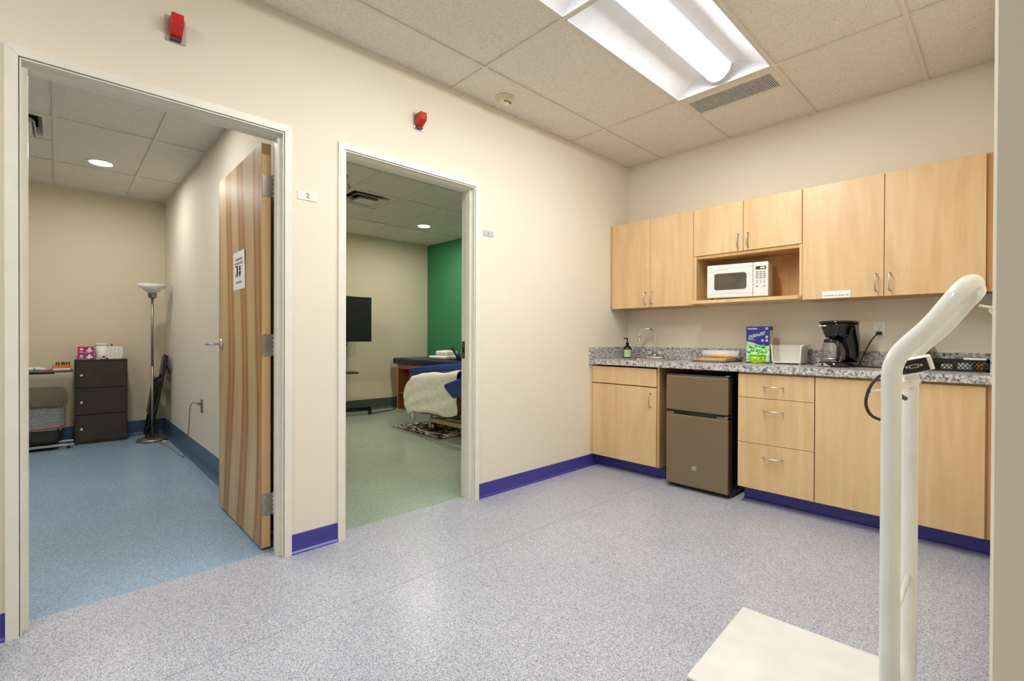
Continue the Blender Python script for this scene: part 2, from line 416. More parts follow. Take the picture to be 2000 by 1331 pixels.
# hollow metal door frames
RAB = .043            # frame edge to the rabbet
def frame(name, d, label):
    t = struct(name, label=label); y0, y1 = d
    secs = [(0, .035, -.004, .012), (0, RAB, -.134, -.004), (.038, RAB, -.004, .005)]
    for o, s in ((y0, 1), (y1, -1)):
        b = MB()
        for a, c, xa, xb in secs: b.prism([(xa, o+s*a, 0), (xa, o+s*c, 0), (xa, o+s*c, FT-c-.0004), (xa, o+s*a, FT-a-.0004)], (xb-xa, 0, 0))
        part('jamb', b, 'frame_paint', t)
        part('stop', MB().box((-.075, min(o+s*RAB, o+s*(RAB+.016)), 0), (-.028, max(o+s*RAB, o+s*(RAB+.016)), FT-RAB-.0165)), 'frame_paint', t)
    b = MB()
    for a, c, xa, xb in secs: b.prism([(xa, y0+a+.0004, FT-a), (xa, y1-a-.0004, FT-a), (xa, y1-c-.0004, FT-c), (xa, y0+c+.0004, FT-c)], (xb-xa, 0, 0))
    part('head', b, 'frame_paint', t)
    part('stop', MB().box((-.075, y0+RAB+.0003, FT-RAB-.016), (-.028, y1-RAB-.0003, FT-RAB)), 'frame_paint', t)
    return t
frame('trim_2', D2, 'cream metal door frame of room 2')
f1 = frame('trim_1', D1, 'cream metal door frame of room 1')
b = MB().prism(rrect((-.112, D1[1]-RAB-.0003, 1.03), (1, 0, 0), (0, 0, 1), .032, .12, .004), (0, -.0025, 0))
sp = part('strike_plate', b, 'strike_bronze', f1, 'bronze strike plate')
part('latch_hole', MB().box((-.12, D1[1]-RAB-.0034, 1.012), (-.104, D1[1]-RAB-.0026, 1.048)), 'dark_void', sp)

# door of room 2, standing open against the partition
d2 = struct('door_2', label='open maple veneer door of exam room 2 with three hinges')
YL0, YL1, XH, XL = -3.192, -3.147, -.147, -1.045
leaf = part('leaf', MB().box((XL, YL0, .012), (XH-.0006, YL1, 2.125), .0015, 1), 'door_veneer', d2)
part('leaf_edge', MB().box((XH-.0006, YL0+.002, .013), (XH, YL1-.002, 2.124)), 'door_edge', leaf)
for z in (1.905, 1.072, .238):
    h = part('hinge', MB().prism(rrect((XH, YL0+.0265, z), (0, 1, 0), (0, 0, 1), .047, .114, .003), (.0024, 0, 0)), 'hinge_steel', d2, 'steel butt hinge')
    b = MB()
    for k in range(5):
        zz = z-.057+k*.0228; b.cyl((XH+.006, YL1+.012, zz+.0006), (XH+.006, YL1+.012, zz+.0222), .0068, 14)
    part('knuckle', b, 'hinge_steel', h)
    part('hinge_pin', MB().cyl((XH+.006, YL1+.012, z-.06), (XH+.006, YL1+.012, z+.061), .0045, 12), 'hinge_steel', h)
    for k, (dy, dz) in enumerate(((-.01, .042), (.008, .016), (-.01, -.016), (.008, -.042))):
        part('screw', MB().cyl((XH+.0024, YL0+.024+dy, z+dz), (XH+.0034, YL0+.024+dy, z+dz), .0042, 10), 'steel', h)
b = MB().lathe([(0, 0), (.033, 0), (.033, .006), (.027, .012), (.012, .014), (.0, .014)], (-.975, YL0, 1.07), (0, -1, 0))
lv = part('lever_handle', b, 'chrome', d2, 'chrome lever handle')
part('lever', MB().tube(bez([(-.975, YL0-.01, 1.07), (-.975, YL0-.045, 1.07), (-.985, YL0-.062, 1.07), (-1.02, YL0-.068, 1.07), (-1.075, YL0-.066, 1.068)], 5), .0095, 12), 'chrome', lv)

# ------------------------------------------------------------------ ceilings
def grid_ceiling(label, x_lines, y_lines, z, skip, barw=.022):
    t = struct('ceiling', label=label)
    part('backing', MB().box((x_lines[0], y_lines[0], z+.11), (x_lines[-1], y_lines[-1], z+.13)), 'dark_void', t)
    for i, x in enumerate(x_lines):
        w = barw/2
        part('grid_bar', MB().box((max(x-w, x_lines[0]), y_lines[0], z), (min(x+w, x_lines[-1]), y_lines[-1], z+.03)), 'grid_white', t)
    cache = {}
    for j, y in enumerate(y_lines):
        w = barw/2
        for i in range(len(x_lines)-1):
            if ('bar', i, j) in skip: continue
            part('grid_bar', MB().box((x_lines[i]+w, max(y-w, y_lines[0]), z), (x_lines[i+1]-w, min(y+w, y_lines[-1]), z+.03)), 'grid_white', t)
    for i in range(len(x_lines)-1):
        for j in range(len(y_lines)-1):
            if (i, j) in skip: continue
            y0, y1 = y_lines[j], y_lines[j+1]
            if (i, j, 'y') in skip: y0, y1 = skip[(i, j, 'y')]
            sx, sy = x_lines[i+1]-x_lines[i]-.008, y1-y0-.008
            k = (round(sx, 3), round(sy, 3))
            if k not in cache: cache[k] = MB().box((-sx/2, -sy/2, 0), (sx/2, sy/2, .016)).mesh('ceiling_tile', 'tile')
            o = link('ceiling_tile', cache[k], t)
            o.location = ((x_lines[i]+x_lines[i+1])/2, (y0+y1)/2, z+.008+random.uniform(0, .0015))
    return t
XM = [0, .335, .945, 1.555, 2.165, 2.775, 3.385, 3.995, EX]
YM = [SY, -5.75, -4.53, -3.31, -2.09, -.87, 0]
LX, VY = (.945, 1.555), (-.87, -.575)
skipm = {(2, 3): 1, (2, 4): 1, (2, 1): 1, (2, 5, 'y'): (VY[1], 0)}
cm = grid_ceiling('pale suspended ceiling of speckled mineral tiles in a painted grid', XM, YM, CZ, skipm)
part('grid_bar', MB().box((LX[0]+.011, VY[1]-.008, CZ), (LX[1]-.011, VY[1]+.008, CZ+.03)), 'grid_white', cm)
grid_ceiling('grey tiled suspended ceiling of exam room 2', [XF, -3.325, -2.15, -.98, -.122], [-6.0, -5.73, -5.14, -4.55, -3.972, -3.40, -3.05], RZ, {(1, 3): 1})
grid_ceiling('tiled suspended ceiling of exam room 1', [XF, -3.38, -2.19, -1.55, -.9, -.122], [-2.92, -2.34, -1.757, -1.173, -.6, .03, .57], RZ, {(1, 2): 1})
c1 = [o for o in bpy.data.objects if o.get('label') == 'tiled suspended ceiling of exam room 1'][0]
part('grid_bar', MB().box((-2.796, -1.746, RZ), (-2.774, -1.184, RZ+.03)), 'grid_white', c1)
part('ceiling_tile', MB().box((-3.37, -1.747, RZ+.008), (-2.79, -1.183, RZ+.024)), 'tile', c1)
# the strips over 2-ft tiles beside the diffuser in exam room 2
c2 = [o for o in bpy.data.objects if o.get('label') == 'grey tiled suspended ceiling of exam room 2'][0]
part('grid_bar', MB().box((-2.749, -4.55, RZ), (-2.727, -3.983, RZ+.03)), 'grid_white', c2)
part('ceiling_tile', MB().box((-3.31, -4.54, RZ+.008), (-2.75, -3.98, RZ+.024)), 'tile', c2)

# fluorescent troffers
def troffer(cell, label):
    (x0, x1), (y0, y1) = cell; xc = (x0+x1)/2; g = .012; x0 += g; x1 -= g; y0 += g; y1 -= g; z0, z1 = CZ+.002, CZ+.085
    t = thing('ceiling_light', (xc, (y0+y1)/2, CZ), label, 'ceiling light', 'recessed fluorescent ceiling lights')
    hx, e = .075, .05
    b = MB()
    def side(sg):
        X = x1 if sg > 0 else x0
        b.grid(lambda u, v: Vector((X+(xc+sg*hx-X)*u, (y0+e*u)+((y1-e*u)-(y0+e*u))*v, z0+(z1-z0)*math.sin(u*PI/2)*.96)), 10, 2)
    side(1); part('side_reflector', b, 'reflector_white', t)
    b = MB(); side(-1); part('side_reflector', b, 'reflector_white', t)
    for Y, s in ((y0, 1), (y1, -1)):
        b = MB()
        b.grid(lambda u, v: Vector(((x0+(xc-hx-x0)*u)+((x1+(xc+hx-x1)*u)-(x0+(xc-hx-x0)*u))*v, Y+s*e*u, z0+(z1-z0)*math.sin(u*PI/2)*.96)), 10, 2)
        part('end_reflector', b, 'reflector_white', t)
    b = MB()
    for a, c in (((x0, y0), (x0+.006, y1)), ((x1-.006, y0), (x1, y1)), ((x0, y0), (x1, y0+.006)), ((x0, y1-.006), (x1, y1))):
        b.box((a[0], a[1], CZ-.001), (c[0], c[1], CZ+.006))
    part('rim', b, 'reflector_white', t)
    part('housing', MB().box((x0, y0, z1+.004), (x1, y1, z1+.02)), 'reflector_white', t)
    R = .082
    def strip(a0, a1, n_=8): return MB().grid(lambda u, v: Vector((xc-R*math.cos((a0+(a1-a0)*u)*PI), y0+e+.01+(y1-y0-2*e-.02)*(1-v), z1-.08*math.sin((a0+(a1-a0)*u)*PI))), n_, 1)
    link('lens', strip(.36, .64, 4).mesh('lens', 'lens_glow', fix=False), t)   # faces look down
    part('lens_side', strip(0, .36), 'lens_side_dim_glow', t); part('lens_side', strip(.64, 1), 'lens_side_dim_glow', t)  # flanks of the same lens, split off with a dimmed glow
    for Y in (y0+e+.008, y1-e-.008):
        pts = [(xc-R*math.cos(k*PI/14)*1.04, Y-.0015, z1-.084*math.sin(k*PI/14)) for k in range(15)]
        part('end_cap', MB().prism(pts, (0, .003, 0)), 'reflector_white', t)
    return t
troffer((LX, (-2.09, -.87)), 'lit fluorescent troffer beside the long return grille')
troffer((LX, (-3.31, -2.09)), 'lit fluorescent troffer cut by the top edge, end to end with another')
troffer((LX, (-5.75, -4.53)), 'added fluorescent troffer, unseen behind the camera, for more room light')  # unseen fixture added to light the room from the rear

# return grille
t = thing('return_grille', (1.25, -.72, CZ), 'long grey louvred return air grille at the end of the light', 'air vent')
x0, x1, y0, y1 = .957, 1.543, -.858, -.587
gx0, gx1, gy0, gy1 = .985, 1.51, -.80, -.60
b = MB().box((x0, y0, CZ-.001), (gx0, y1, CZ+.006)).box((gx1, y0, CZ-.001), (x1, y1, CZ+.006)).box((gx0, y0, CZ-.001), (gx1, gy0, CZ+.006)).box((gx0, gy1, CZ-.001), (gx1, y1, CZ+.006))
part('face_frame', b, 'grid_white', t)
part('duct', MB().box((gx0, gy0, CZ+.03), (gx1, gy1, CZ+.034)), 'mid_grey', t)
n = 46
me = MB().box((-.003, gy0, CZ+.001), (.003, gy1, CZ+.01)).mesh('louvre', 'pale_grey')
for k in range(n):
    o = link('louvre', me, t); o.location.x = gx0+(k+.5)*(gx1-gx0)/n
# smoke detector
t = thing('smoke_detector', (.15, -1.756, CZ), 'round ivory smoke detector on the ceiling tile near the wall', 'smoke detector')
part('mount_plate', MB().lathe([(0, 0), (.062, 0), (.062, -.006), (.056, -.012), (0, -.012)], (.15, -1.756, CZ+.008)), 'ivory_plastic', t)
hd = part('sensor_head', MB().lathe([(.05, -.012), (.05, -.026), (.04, -.038), (.022, -.05), (0, -.052)], (.15, -1.756, CZ+.008)), 'ivory_plastic', t)
for a in (-.6, -.2, .2, .6):
    part('vent_slot', MB().box((.15+.036*math.cos(a)-.006, -1.756+.036*math.sin(a)*1.2-.005, CZ-.034), (.15+.036*math.cos(a)+.006, -1.756+.036*math.sin(a)*1.2+.005, CZ-.0275)), 'dark_grey', hd)

# can lights
def can(x, y, mat, label, group):
    t = thing('recessed_light', (x, y, RZ), label, 'ceiling light', group)
    part('trim_ring', MB().lathe([(.078, .012), (.078, .004), (.082, .002), (.105, .002), (.107, .006), (.105, .009), (.09, .012)], (x, y, RZ)), 'reflector_white', t)
    lb = MB(); lb.bm.faces.new([lb.bm.verts.new((x+.079*math.cos(-2*PI*k/20), y+.079*math.sin(-2*PI*k/20), RZ+.006)) for k in range(20)])
    lo_ = link('lamp_lens', lb.mesh('lamp_lens', mat, fix=False), t)
can(-3.106, -3.676, 'can_glow_blue_room', 'lit round recessed light in the grey ceiling of exam room 2', 'can lights of exam room 2')
for x, y, l in ((-1.25, -3.72, 'near the doorway'), (-2.2, -4.95, 'left of the doorway, added for light')):  # the left can is an unseen extra, added to brighten the room
    can(x, y, 'can_glow_blue_room', 'round recessed light of the blue floored room out of sight '+l, 'can lights of exam room 2')
can(-3.12, -.26, 'can_glow_green_room', 'lit round recessed light near the green wall of exam room 1', 'can lights of exam room 1')
for x, y, l in ((-1.25, -.26, 'by the green wall'), (-2.9, -2.1, 'by the partition')):  # both unseen cans are added to brighten the green room
    can(x, y, 'can_glow_green_room', 'round recessed light added to the green walled room out of sight '+l, 'can lights of exam room 1')

# square diffusers
def sq(b, x, y, h0, h1, z0, z1):
    """square funnel ring: outer half width h0 at z0 to inner h1 at z1"""
    A = [(x+sx*h0, y+sy*h0, z0) for sx, sy in ((-1, -1), (1, -1), (1, 1), (-1, 1))]; B = [(x+sx*h1, y+sy*h1, z1) for sx, sy in ((-1, -1), (1, -1), (1, 1), (-1, 1))]
    for k in range(4): b.quad(A[k], A[(k+1) % 4], B[(k+1) % 4], B[k])
def diffuser(x, y, label, cones):
    t = thing('ceiling_diffuser', (x, y, RZ), label, 'air vent', 'square ceiling air diffusers')
    H = .285
    b = MB(); sq(b, x, y, H, .225, RZ+.006, RZ+.006); sq(b, x, y, .225, .2, RZ+.006, RZ+.06)
    part('face_frame', b, 'grid_white', t)
    part('duct', MB().box((x-.22, y-.22, RZ+.07), (x+.22, y+.22, RZ+.075)), 'dark_void', t)
    for a, c, z in cones:
        b = MB(); sq(b, x, y, a, c, z, z+.03); sq(b, x, y, a, a-.004, z, z-.001)
        part('louvre_cone', b, 'grid_white', t)
    a, c, z = cones[-1]
    part('centre_plate', MB().box((x-c, y-c, z+.0), (x+c, y+c, z+.012)), 'grid_white', t)
diffuser(-2.487, -1.465, 'square air diffuser with nested white louvres in exam room 1', [(.185, .15, RZ-.012), (.118, .09, RZ-.024)])
diffuser(-2.44, -4.262, 'square plaque air diffuser hanging from the grey ceiling of exam room 2', [(.19, .17, RZ-.03)])

# ================================================================== KITCHENETTE
YD = -.5865                       # front of the base cabinet doors
TH = .019
def pull(t, p, axis, L, out=.032):
    """bow handle at p (on the door face), along axis, standing out towards the room"""
    p = Vector(p); a = Vector(axis); o = Vector((0, -1, 0))
    path = [p-a*L/2, p-a*L/2+o*(out-.008), p-a*(L/2-.008)+o*out, p+a*(L/2-.008)+o*out, p+a*L/2+o*(out-.008), p+a*L/2]
    return part('handle', MB().tube(path, .0042, 10), 'nickel', t, 'satin nickel bow handle')
def front(t, name, x0, x1, z0, z1, yf, mat='maple'):
    return part(name, MB().box((x0+.0016, yf, z0+.0016), (x1-.0016, yf+TH, z1-.0016), .0012, 1), mat, t)
def carcass(t, x0, x1, z0, z1, yf, yb=-.004, name='body'):
    b = MB().box((x0, yf+TH+.002, z0), (x0+.018, yb, z1)).box((x1-.018, yf+TH+.002, z0), (x1, yb, z1))
    b.box((x0+.018, yf+TH+.002, z0), (x1-.018, yb, z0+.018)).box((x0+.018, yf+TH+.002, z1-.018), (x1-.018, yb, z1)).box((x0+.018, yb-.006, z0+.018), (x1-.018, yb, z1-.018))
    return part(name, b, 'maple_edge', t)
def toe(t, x0, x1, ends=(0, 0)):
    b = MB().box((x0, -.475, 0), (x1, -.459, .106))
    part('toe_kick', b, 'black_matte', t)
    pr = [(-.475, 0), (-.49, 0), (-.487, .006), (-.48, .013), (-.479, .1), (-.475, .102)]
    part('toe_base', MB().prism([(x0-ends[0]*.004, y, z) for y, z in pr], (x1-x0+(ends[0]+ends[1])*.004, 0, 0)), 'base_indigo', t)
ZB0, ZB1 = .108, .879
# sink base
t = thing('sink_base_cabinet', (.33, -.3, 0), 'maple base cabinet under the sink with one door and a false drawer front', 'cabinet')
part('filler', MB().box((.002, YD+.004, .106), (.021, YD+.024, .89)), 'maple', t)
b = MB().box((.021, YD+TH+.002, .106), (.039, -.004, .89)).box((.021, YD+TH+.002, .106), (.64, -.004, .124)).box((.039, -.01, .124), (.64, -.004, .89)).box((.039, YD+TH+.002, .73), (.64, YD+TH+.02, .74))
part('body', b, 'maple_edge', t)
front(t, 'false_front', .024, .637, .735, ZB1, YD)
d = front(t, 'door', .024, .637, ZB0, .729, YD)
pull(d, (.588, YD, .629), (0, 0, 1), .105)
toe(t, .002, .655)
part('end_panel', MB().box((.64, YD+.006, .106), (.659, -.004, .889)), 'maple_edge', t)
part('toe_return', MB().box((.6556, -.49, 0), (.660, -.30, .1)), 'base_indigo', t)
# drawers
t = thing('drawer_base_cabinet', (1.48, -.3, 0), 'maple base cabinet with three drawers beside the mini fridge', 'cabinet')
carcass(t, 1.252, 1.705, .106, .89, YD)
for z0, z1, hz in ((.72, ZB1, .80), (.4155, .72, .64), (ZB0, .4155, .332)):
    d = front(t, 'drawer', 1.25, 1.707, z0, z1, YD); pull(d, (1.474, YD, hz), (1, 0, 0), .112)
toe(t, 1.258, 1.706)
# pair of doors
t = thing('double_base_cabinet', (2.1, -.3, 0), 'wide maple base cabinet with two doors behind the scale', 'cabinet')
carcass(t, 1.709, 2.46, .106, .89, YD)
for x0, x1, hx in ((1.709, 2.081, 2.041), (2.081, 2.455, 2.121)):
    d = front(t, 'door', x0, x1, ZB0, ZB1, YD); pull(d, (hx, YD, .787), (0, 0, 1), .105)
part('filler', MB().box((2.461, YD+.02, .106), (2.489, YD+.036, .89)), 'maple_edge', t)
toe(t, 1.7065, 2.489)
# wall cabinets
YU, ZU0, ZU1 = -.2877, 1.381, 2.140
def wall_unit(label, x0, x1, xs, zb, hz, hxs, hl, cx0=None):
    t = thing('wall_cabinet', ((x0+x1)/2, -.15, ZU0), label, 'cabinet', 'maple wall cabinets')
    carcass(t, x0, x1, zb, ZU1, YU)
    for (a, c), hx in zip(zip(xs, xs[1:]), hxs):
        d = front(t, 'door', a, c, zb, ZU1, YU); pull(d, (hx, YU, hz), (0, 0, 1), hl)
    return t
t = wall_unit('left maple wall cabinet in the corner with two tall doors', .018, .786, [.018, .402, .786], ZU0, 1.462, (.362, .428), .1)
part('filler', MB().box((.002, YU+.004, ZU0), (.0175, YU+.02, ZU1)), 'maple_edge', t)
t = wall_unit('middle maple wall cabinet with two short doors over the microwave niche', .787, 1.553, [.787, 1.167, 1.553], 1.767, 1.845, (1.132, 1.202), .1)
part('niche_side', MB().box((.787, YU+.002, 1.411), (.812, -.004, 1.766)), 'maple', t)
part('niche_side', MB().box((1.537, YU+.002, 1.411), (1.553, -.004, 1.766)), 'maple', t)
part('niche_back', MB().box((.812, -.01, 1.411), (1.537, -.004, 1.766)), 'maple_edge', t)
part('niche_head', MB().box((.812, YU+.008, 1.744), (1.537, -.01, 1.766)), 'maple_edge', t)
part('shelf', MB().box((.789, -.372, 1.386), (1.5525, -.004, 1.4105), .001, 1), 'maple', t)
t = wall_unit('right maple wall cabinet with two wide tall doors and a paper strip', 1.554, 2.444, [1.554, 1.999, 2.444], ZU0, 1.469, (1.96, 2.028), .105)
part('filler', MB().box((2.445, YU+.02, ZU0), (2.489, YU+.036, ZU1)), 'maple_edge', t)
t = thing('paper_label', (1.75, YU, 1.4), 'white paper strip with a line of small print taped to a cabinet door', 'paper')
part('paper', MB().box((1.674, YU-.0012, 1.386), (1.829, YU-.0002, 1.431)), 'white_paper', t)
b = MB()
for a0, a1 in ((.008, .024), (.026, .066), (.072, .083), (.089, .106), (.107, .125), (.131, .146)): b.box((1.674+a0, YU-.0016, 1.3985), (1.674+a1, YU-.0013, 1.4035))
part('printed_line', b, 'ink_pale', t)

# counter
t = thing('countertop', (1.25, -.3, .892), 'grey granite patterned laminate countertop with backsplash', 'countertop')
sx0, sx1, sy0, sy1 = .175, .615, -.52, -.135
b = MB()
for a, c in (((.001, -.61, .892), (sx0, -.001, .935)), ((sx1, -.61, .892), (2.489, -.001, .935)), ((sx0, -.61, .892), (sx1, sy0, .935)), ((sx0, sy1, .892), (sx1, -.001, .935))): b.box(a, c)
part('worktop', b, 'granite', t)
part('backsplash', MB().box((.0215, -.0205, .935), (2.4685, -.001, 1.036), .002, 1), 'granite', t)
part('side_splash', MB().box((.001, -.61, .935), (.021, -.001, 1.036), .002, 1), 'granite', t)
part('side_splash', MB().box((2.469, -.61, .935), (2.489, -.001, 1.036), .002, 1), 'granite', t)
# sink
t = thing('sink', (.395, -.33, .935), 'drop-in steel sink set in the counter corner', 'sink')
b = MB(); cxs, cys = (sx0+sx1)/2, (sy0+sy1)/2
def sring(w, h, r, z): return [Vector((p.x, p.y, z)) for p in rrect((cxs, cys, z), (1, 0, 0), (0, 1, 0), w, h, r, 6)]
rings = [sring(.47, .415, .06, .9352), sring(.466, .411, .06, .939), sring(.425, .372, .055, .939), sring(.41, .357, .05, .934), sring(.39, .337, .045, .80), sring(.33, .28, .04, .785), sring(.06, .06, .028, .782)]
VV = [[b.bm.verts.new(p) for p in r] for r in rings]
for A, B in zip(VV, VV[1:]):
    for k in range(len(A)):
        f = b.bm.faces.new((A[k], A[(k+1) % len(A)], B[(k+1) % len(A)], B[k])); f.smooth = True
part('bowl', b, 'steel', t)
part('drain', MB().lathe([(0, .004), (.03, .004), (.036, .001), (.036, -.004)], (cxs, cys, .781)), 'chrome', t)
# faucet
fx, fy = .345, -.098
t = thing('faucet', (fx, fy, .935), 'chrome gooseneck faucet with two clear handles behind the sink', 'faucet')
part('base_plate', MB().box((fx-.078, fy-.024, .936), (fx+.078, fy+.024, .956), .006), 'chrome', t)
path = [(fx, fy, .95), (fx, fy, 1.0), (fx, fy, 1.13)]+[(fx-.058*(1-math.cos(a)), fy-.03*(1-math.cos(a)), 1.14+.066*math.sin(a)) for a in [PI*k/12 for k in range(13)]]+[(fx-.117, fy-.062, 1.11)]
part('spout', MB().tube(path, .0088, 14), 'chrome', t)
part('aerator', MB().cyl((fx-.117, fy-.062, 1.118), (fx-.118, fy-.063, 1.094), .0125, 16), 'chrome', t)
part('collar', MB().lathe([(.0, 0), (.022, 0), (.02, .012), (.013, .03), (.0, .03)], (fx, fy, .955)), 'chrome', t)
for sg in (-1, 1):
    part('handle', MB().lathe([(0, 0), (.013, 0), (.014, .008), (.02, .014), (.022, .034), (.018, .044), (0, .046)], (fx+sg*.052, fy, .955), n=8), 'pale_grey', t)
# soap bottle
bx, by = .098, -.155
t = thing('soap_bottle', (bx, by, .935), 'dark pump soap bottle with a pale green label beside the sink', 'bottle')
part('bottle', MB().lathe([(0, 0), (.034, 0), (.037, .004), (.037, .085), (.034, .098), (.022, .112), (.013, .118), (.013, .13), (0, .13)], (bx, by, .9356)), 'black_gloss', t)
part('pump', MB().tube([(bx, by, 1.065), (bx, by, 1.078)], .015, 16).tube([(bx, by, 1.078), (bx, by, 1.115)], .006, 10).tube([(bx+.002, by+.002, 1.117), (bx-.02, by-.03, 1.113)], .006, 10), 'black_gloss', t)
a0 = math.atan2(-.8, .55)
b = MB().grid(lambda u, v: Vector((bx+.0376*math.cos(a0-1.0+2.0*u), by+.0376*math.sin(a0-1.0+2.0*u), .945+.068*v)), 14, 1)
part('label_sticker', b, 'label_green', t, 'pale green label')
# tray of papers
t = thing('paper_tray', (.93, -.22, .935), 'low grey wire tray holding papers beside the towel roll', 'tray')
b = MB(); X0, X1, Y0, Y1 = .80, 1.062, -.352, -.085
b.tube([(X0, Y0, .948), (X1, Y0, .948), (X1, Y1, .948), (X0, Y1, .948)], .004, 8, closed=True)
b.tube([(X0+.01, Y0+.01, .94), (X1-.01, Y0+.01, .94), (X1-.01, Y1-.01, .94), (X0+.01, Y1-.01, .94)], .004, 8, closed=True)
part('wire_rim', b, 'mid_grey', t)
b = MB()
for k in range(9): b.tube([(X0+.02+k*.0277, Y0+.01, .939), (X0+.02+k*.0277, Y1-.01, .939)], .002, 6)
part('wire_floor', b, 'mid_grey', t)
for i, (mn, nm, z, dx, dy, rz, lb) in enumerate((('white_paper', 'paper_sheets', .9415, 0, 0, .0, 'thin stack of white sheets lying in the grey tray'), ('amber', 'envelope', .9525, .012, .008, .08, 'amber envelope lying on the white sheets in the tray'))):
    b = MB().box((-.122+.01*i, -.124, 0), (.122-.01*i, .124, .0105), .001, 1).xform(Matrix.Translation((.93+dx, -.22+dy, z)) @ Matrix.Rotation(rz, 4, 'Z'))
    single(nm, b, mn, lb, 'paper')
t = thing('paper_towel_roll', (.93, -.09, .965), 'white paper towel roll lying on the tray', 'paper roll')
yr, zr = -.095, .9935
b = MB()
for (r0, r1) in ((.03, .011),):
    b.lathe([(r1, 0), (r0, 0), (r0, .285), (r1, .285)], (.79, yr, zr), (1, 0, 0), 28)
part('towel_sheets', b, 'white_paper', t)
part('core', MB().lathe([(.0108, .001), (.0108, .284), (.009, .284), (.009, .001)], (.79, yr, zr), (1, 0, 0), 20), 'card_cream', t)
# earplug dispenser box
X0, X1, Y0, Y1, ZT = 1.163, 1.327, -.205, -.135, 1.207
t = thing('earplug_box', (1.245, -.17, .935), 'blue and green earplug dispenser box standing on the counter', 'box')
part('carton', MB().box((X0, Y0, .9355), (X1, Y1, ZT), .001, 1), 'box_blue', t)
part('side_panel', MB().box((X1, Y0+.002, .9365), (X1+.0006, Y1-.002, ZT-.028)), 'card_cream', t)
part('cap_strip', MB().box((X1, Y0+.002, ZT-.026), (X1+.0006, Y1-.002, ZT-.001)), 'dark_grey', t)
yf = Y0-.0006
def wav(u): return 1.085+.012*math.cos(u*PI*1.25)-.012*u
pts = [(X0+.002, yf, .945), (X1-.002, yf, .945)]+[(X1-.002-(X1-X0-.004)*k/14, yf, wav(1-k/14)) for k in range(15)]
part('leaf_print', MB().prism(pts, (0, .0005, 0)), 'mint_green', t)
b = MB()
for k in range(46):
    x = random.uniform(X0+.018, X1-.018); z = random.uniform(.965, 1.065); a = random.uniform(0, PI); L = random.uniform(.008, .016)
    u = Vector((math.cos(a), 0, math.sin(a))); v = Vector((-u.z, 0, u.x)); yy = yf-.0006-.0001*(k % 7)
    b.quad(*[Vector((x, yy, z))+u*L*i+v*.0042*j for i, j in ((-1, -1), (1, -1), (1, 1), (-1, 1))])
part('plug_print', b, 'leaf_green', t)
b = MB()
b.lathe([(0, .0), (.052, .0), (.058, .008), (.057, .05), (.05, .062), (0, .064)], (1.245, Y0+.012, .9365), n=26)
part('dispenser_bowl', b, 'lime_green', t)
part('bowl_rim', MB().tube([(1.245+.056*math.cos(a), Y0+.012+.056*math.sin(a), .992) for a in [2*PI*k/28 for k in range(28)]], .0035, 6, closed=True), 'kelly_green', t)
part('brand_lettering', text_mb('MOLDEX', .0165, (X0+.045, yf-.0004, 1.19), (1, 0, 0), (0, 0, 1), bold=.0004), 'white_paper', t)
rr = (math.cos(.27), 0, math.sin(.27)); uu = (-math.sin(.27), 0, math.cos(.27))
part('name_outline', text_mb('PURA-FIT', .0285, (X0+.074, yf-.0002, 1.142), rr, uu, bold=.0022, shear=.25), 'white_paper', t)
part('name_lettering', text_mb('PURA-FIT', .0285, (X0+.074, yf-.0012, 1.142), rr, uu, bold=.0002, shear=.25), 'kelly_green', t)
for x, z, mn in ((X1-.021, 1.192, 'pale_grey'), (X1-.02, 1.13, 'card_cream'), (X1-.02, 1.104, 'pale_grey'), (X1-.049, 1.104, 'pale_grey')):
    part('badge', MB().cyl((x, yf+.0002, z), (x, yf-.0006, z), .0098, 18), mn, t)
part('small_print', MB().box((X0+.012, yf-.0004, 1.113), (X0+.052, yf, 1.117)).box((X0+.012, yf-.0004, 1.107), (X0+.066, yf, 1.110)), 'pale_grey', t)
# white open-front bin
t = thing('storage_bin', (1.44, -.14, .935), 'white plastic open-front storage bin between the earplug box and the coffee maker', 'bin')
X0, X1, Y0, Y1, Z0, Z1 = 1.338, 1.532, -.205, -.045, .942, 1.071
b = MB().box((X0+.008, Y0+.004, Z0), (X1-.008, Y1, Z0+.004)).box((X0+.004, Y1-.004, Z0), (X1-.004, Y1, Z1))
for sg, X in ((1, X0), (-1, X1)):
    b.prism([(X+sg*.008, Y0+.004, Z0), (X+sg*.008, Y1, Z0), (X, Y1, Z1), (X, Y0, Z1)], (sg*.0035, 0, 0))
part('shell', b, 'white_plastic', t)
b = MB().tube([(X0, Y0, Z1), (X0+.003, Y0, Z1-.03), (X0+.007, Y0, Z0+.015), (X0+.016, Y0, Z0+.006), (X1-.016, Y0, Z0+.006), (X1-.007, Y0, Z0+.015), (X1-.003, Y0, Z1-.03), (X1, Y0, Z1)], .0046, 8)
part('front_lip', b, 'white_plastic', t)
b = MB().box((X1-.002, Y0-.002, Z1-.006), (X1+.014, Y1, Z1+.001)).box((X0-.012, Y0-.002, Z1-.006), (X0+.002, Y1, Z1+.001)).box((X0, Y1-.006, Z1-.006), (X1, Y1+.008, Z1+.001))
part('top_flange', b, 'white_plastic', t)
for x in (X0+.012, X1-.012):
    for y in (Y0+.01, Y1-.012): part('foot', MB().box((x-.005, y-.005, .9352), (x+.005, y+.005, Z0+.002)), 'white_plastic', t)
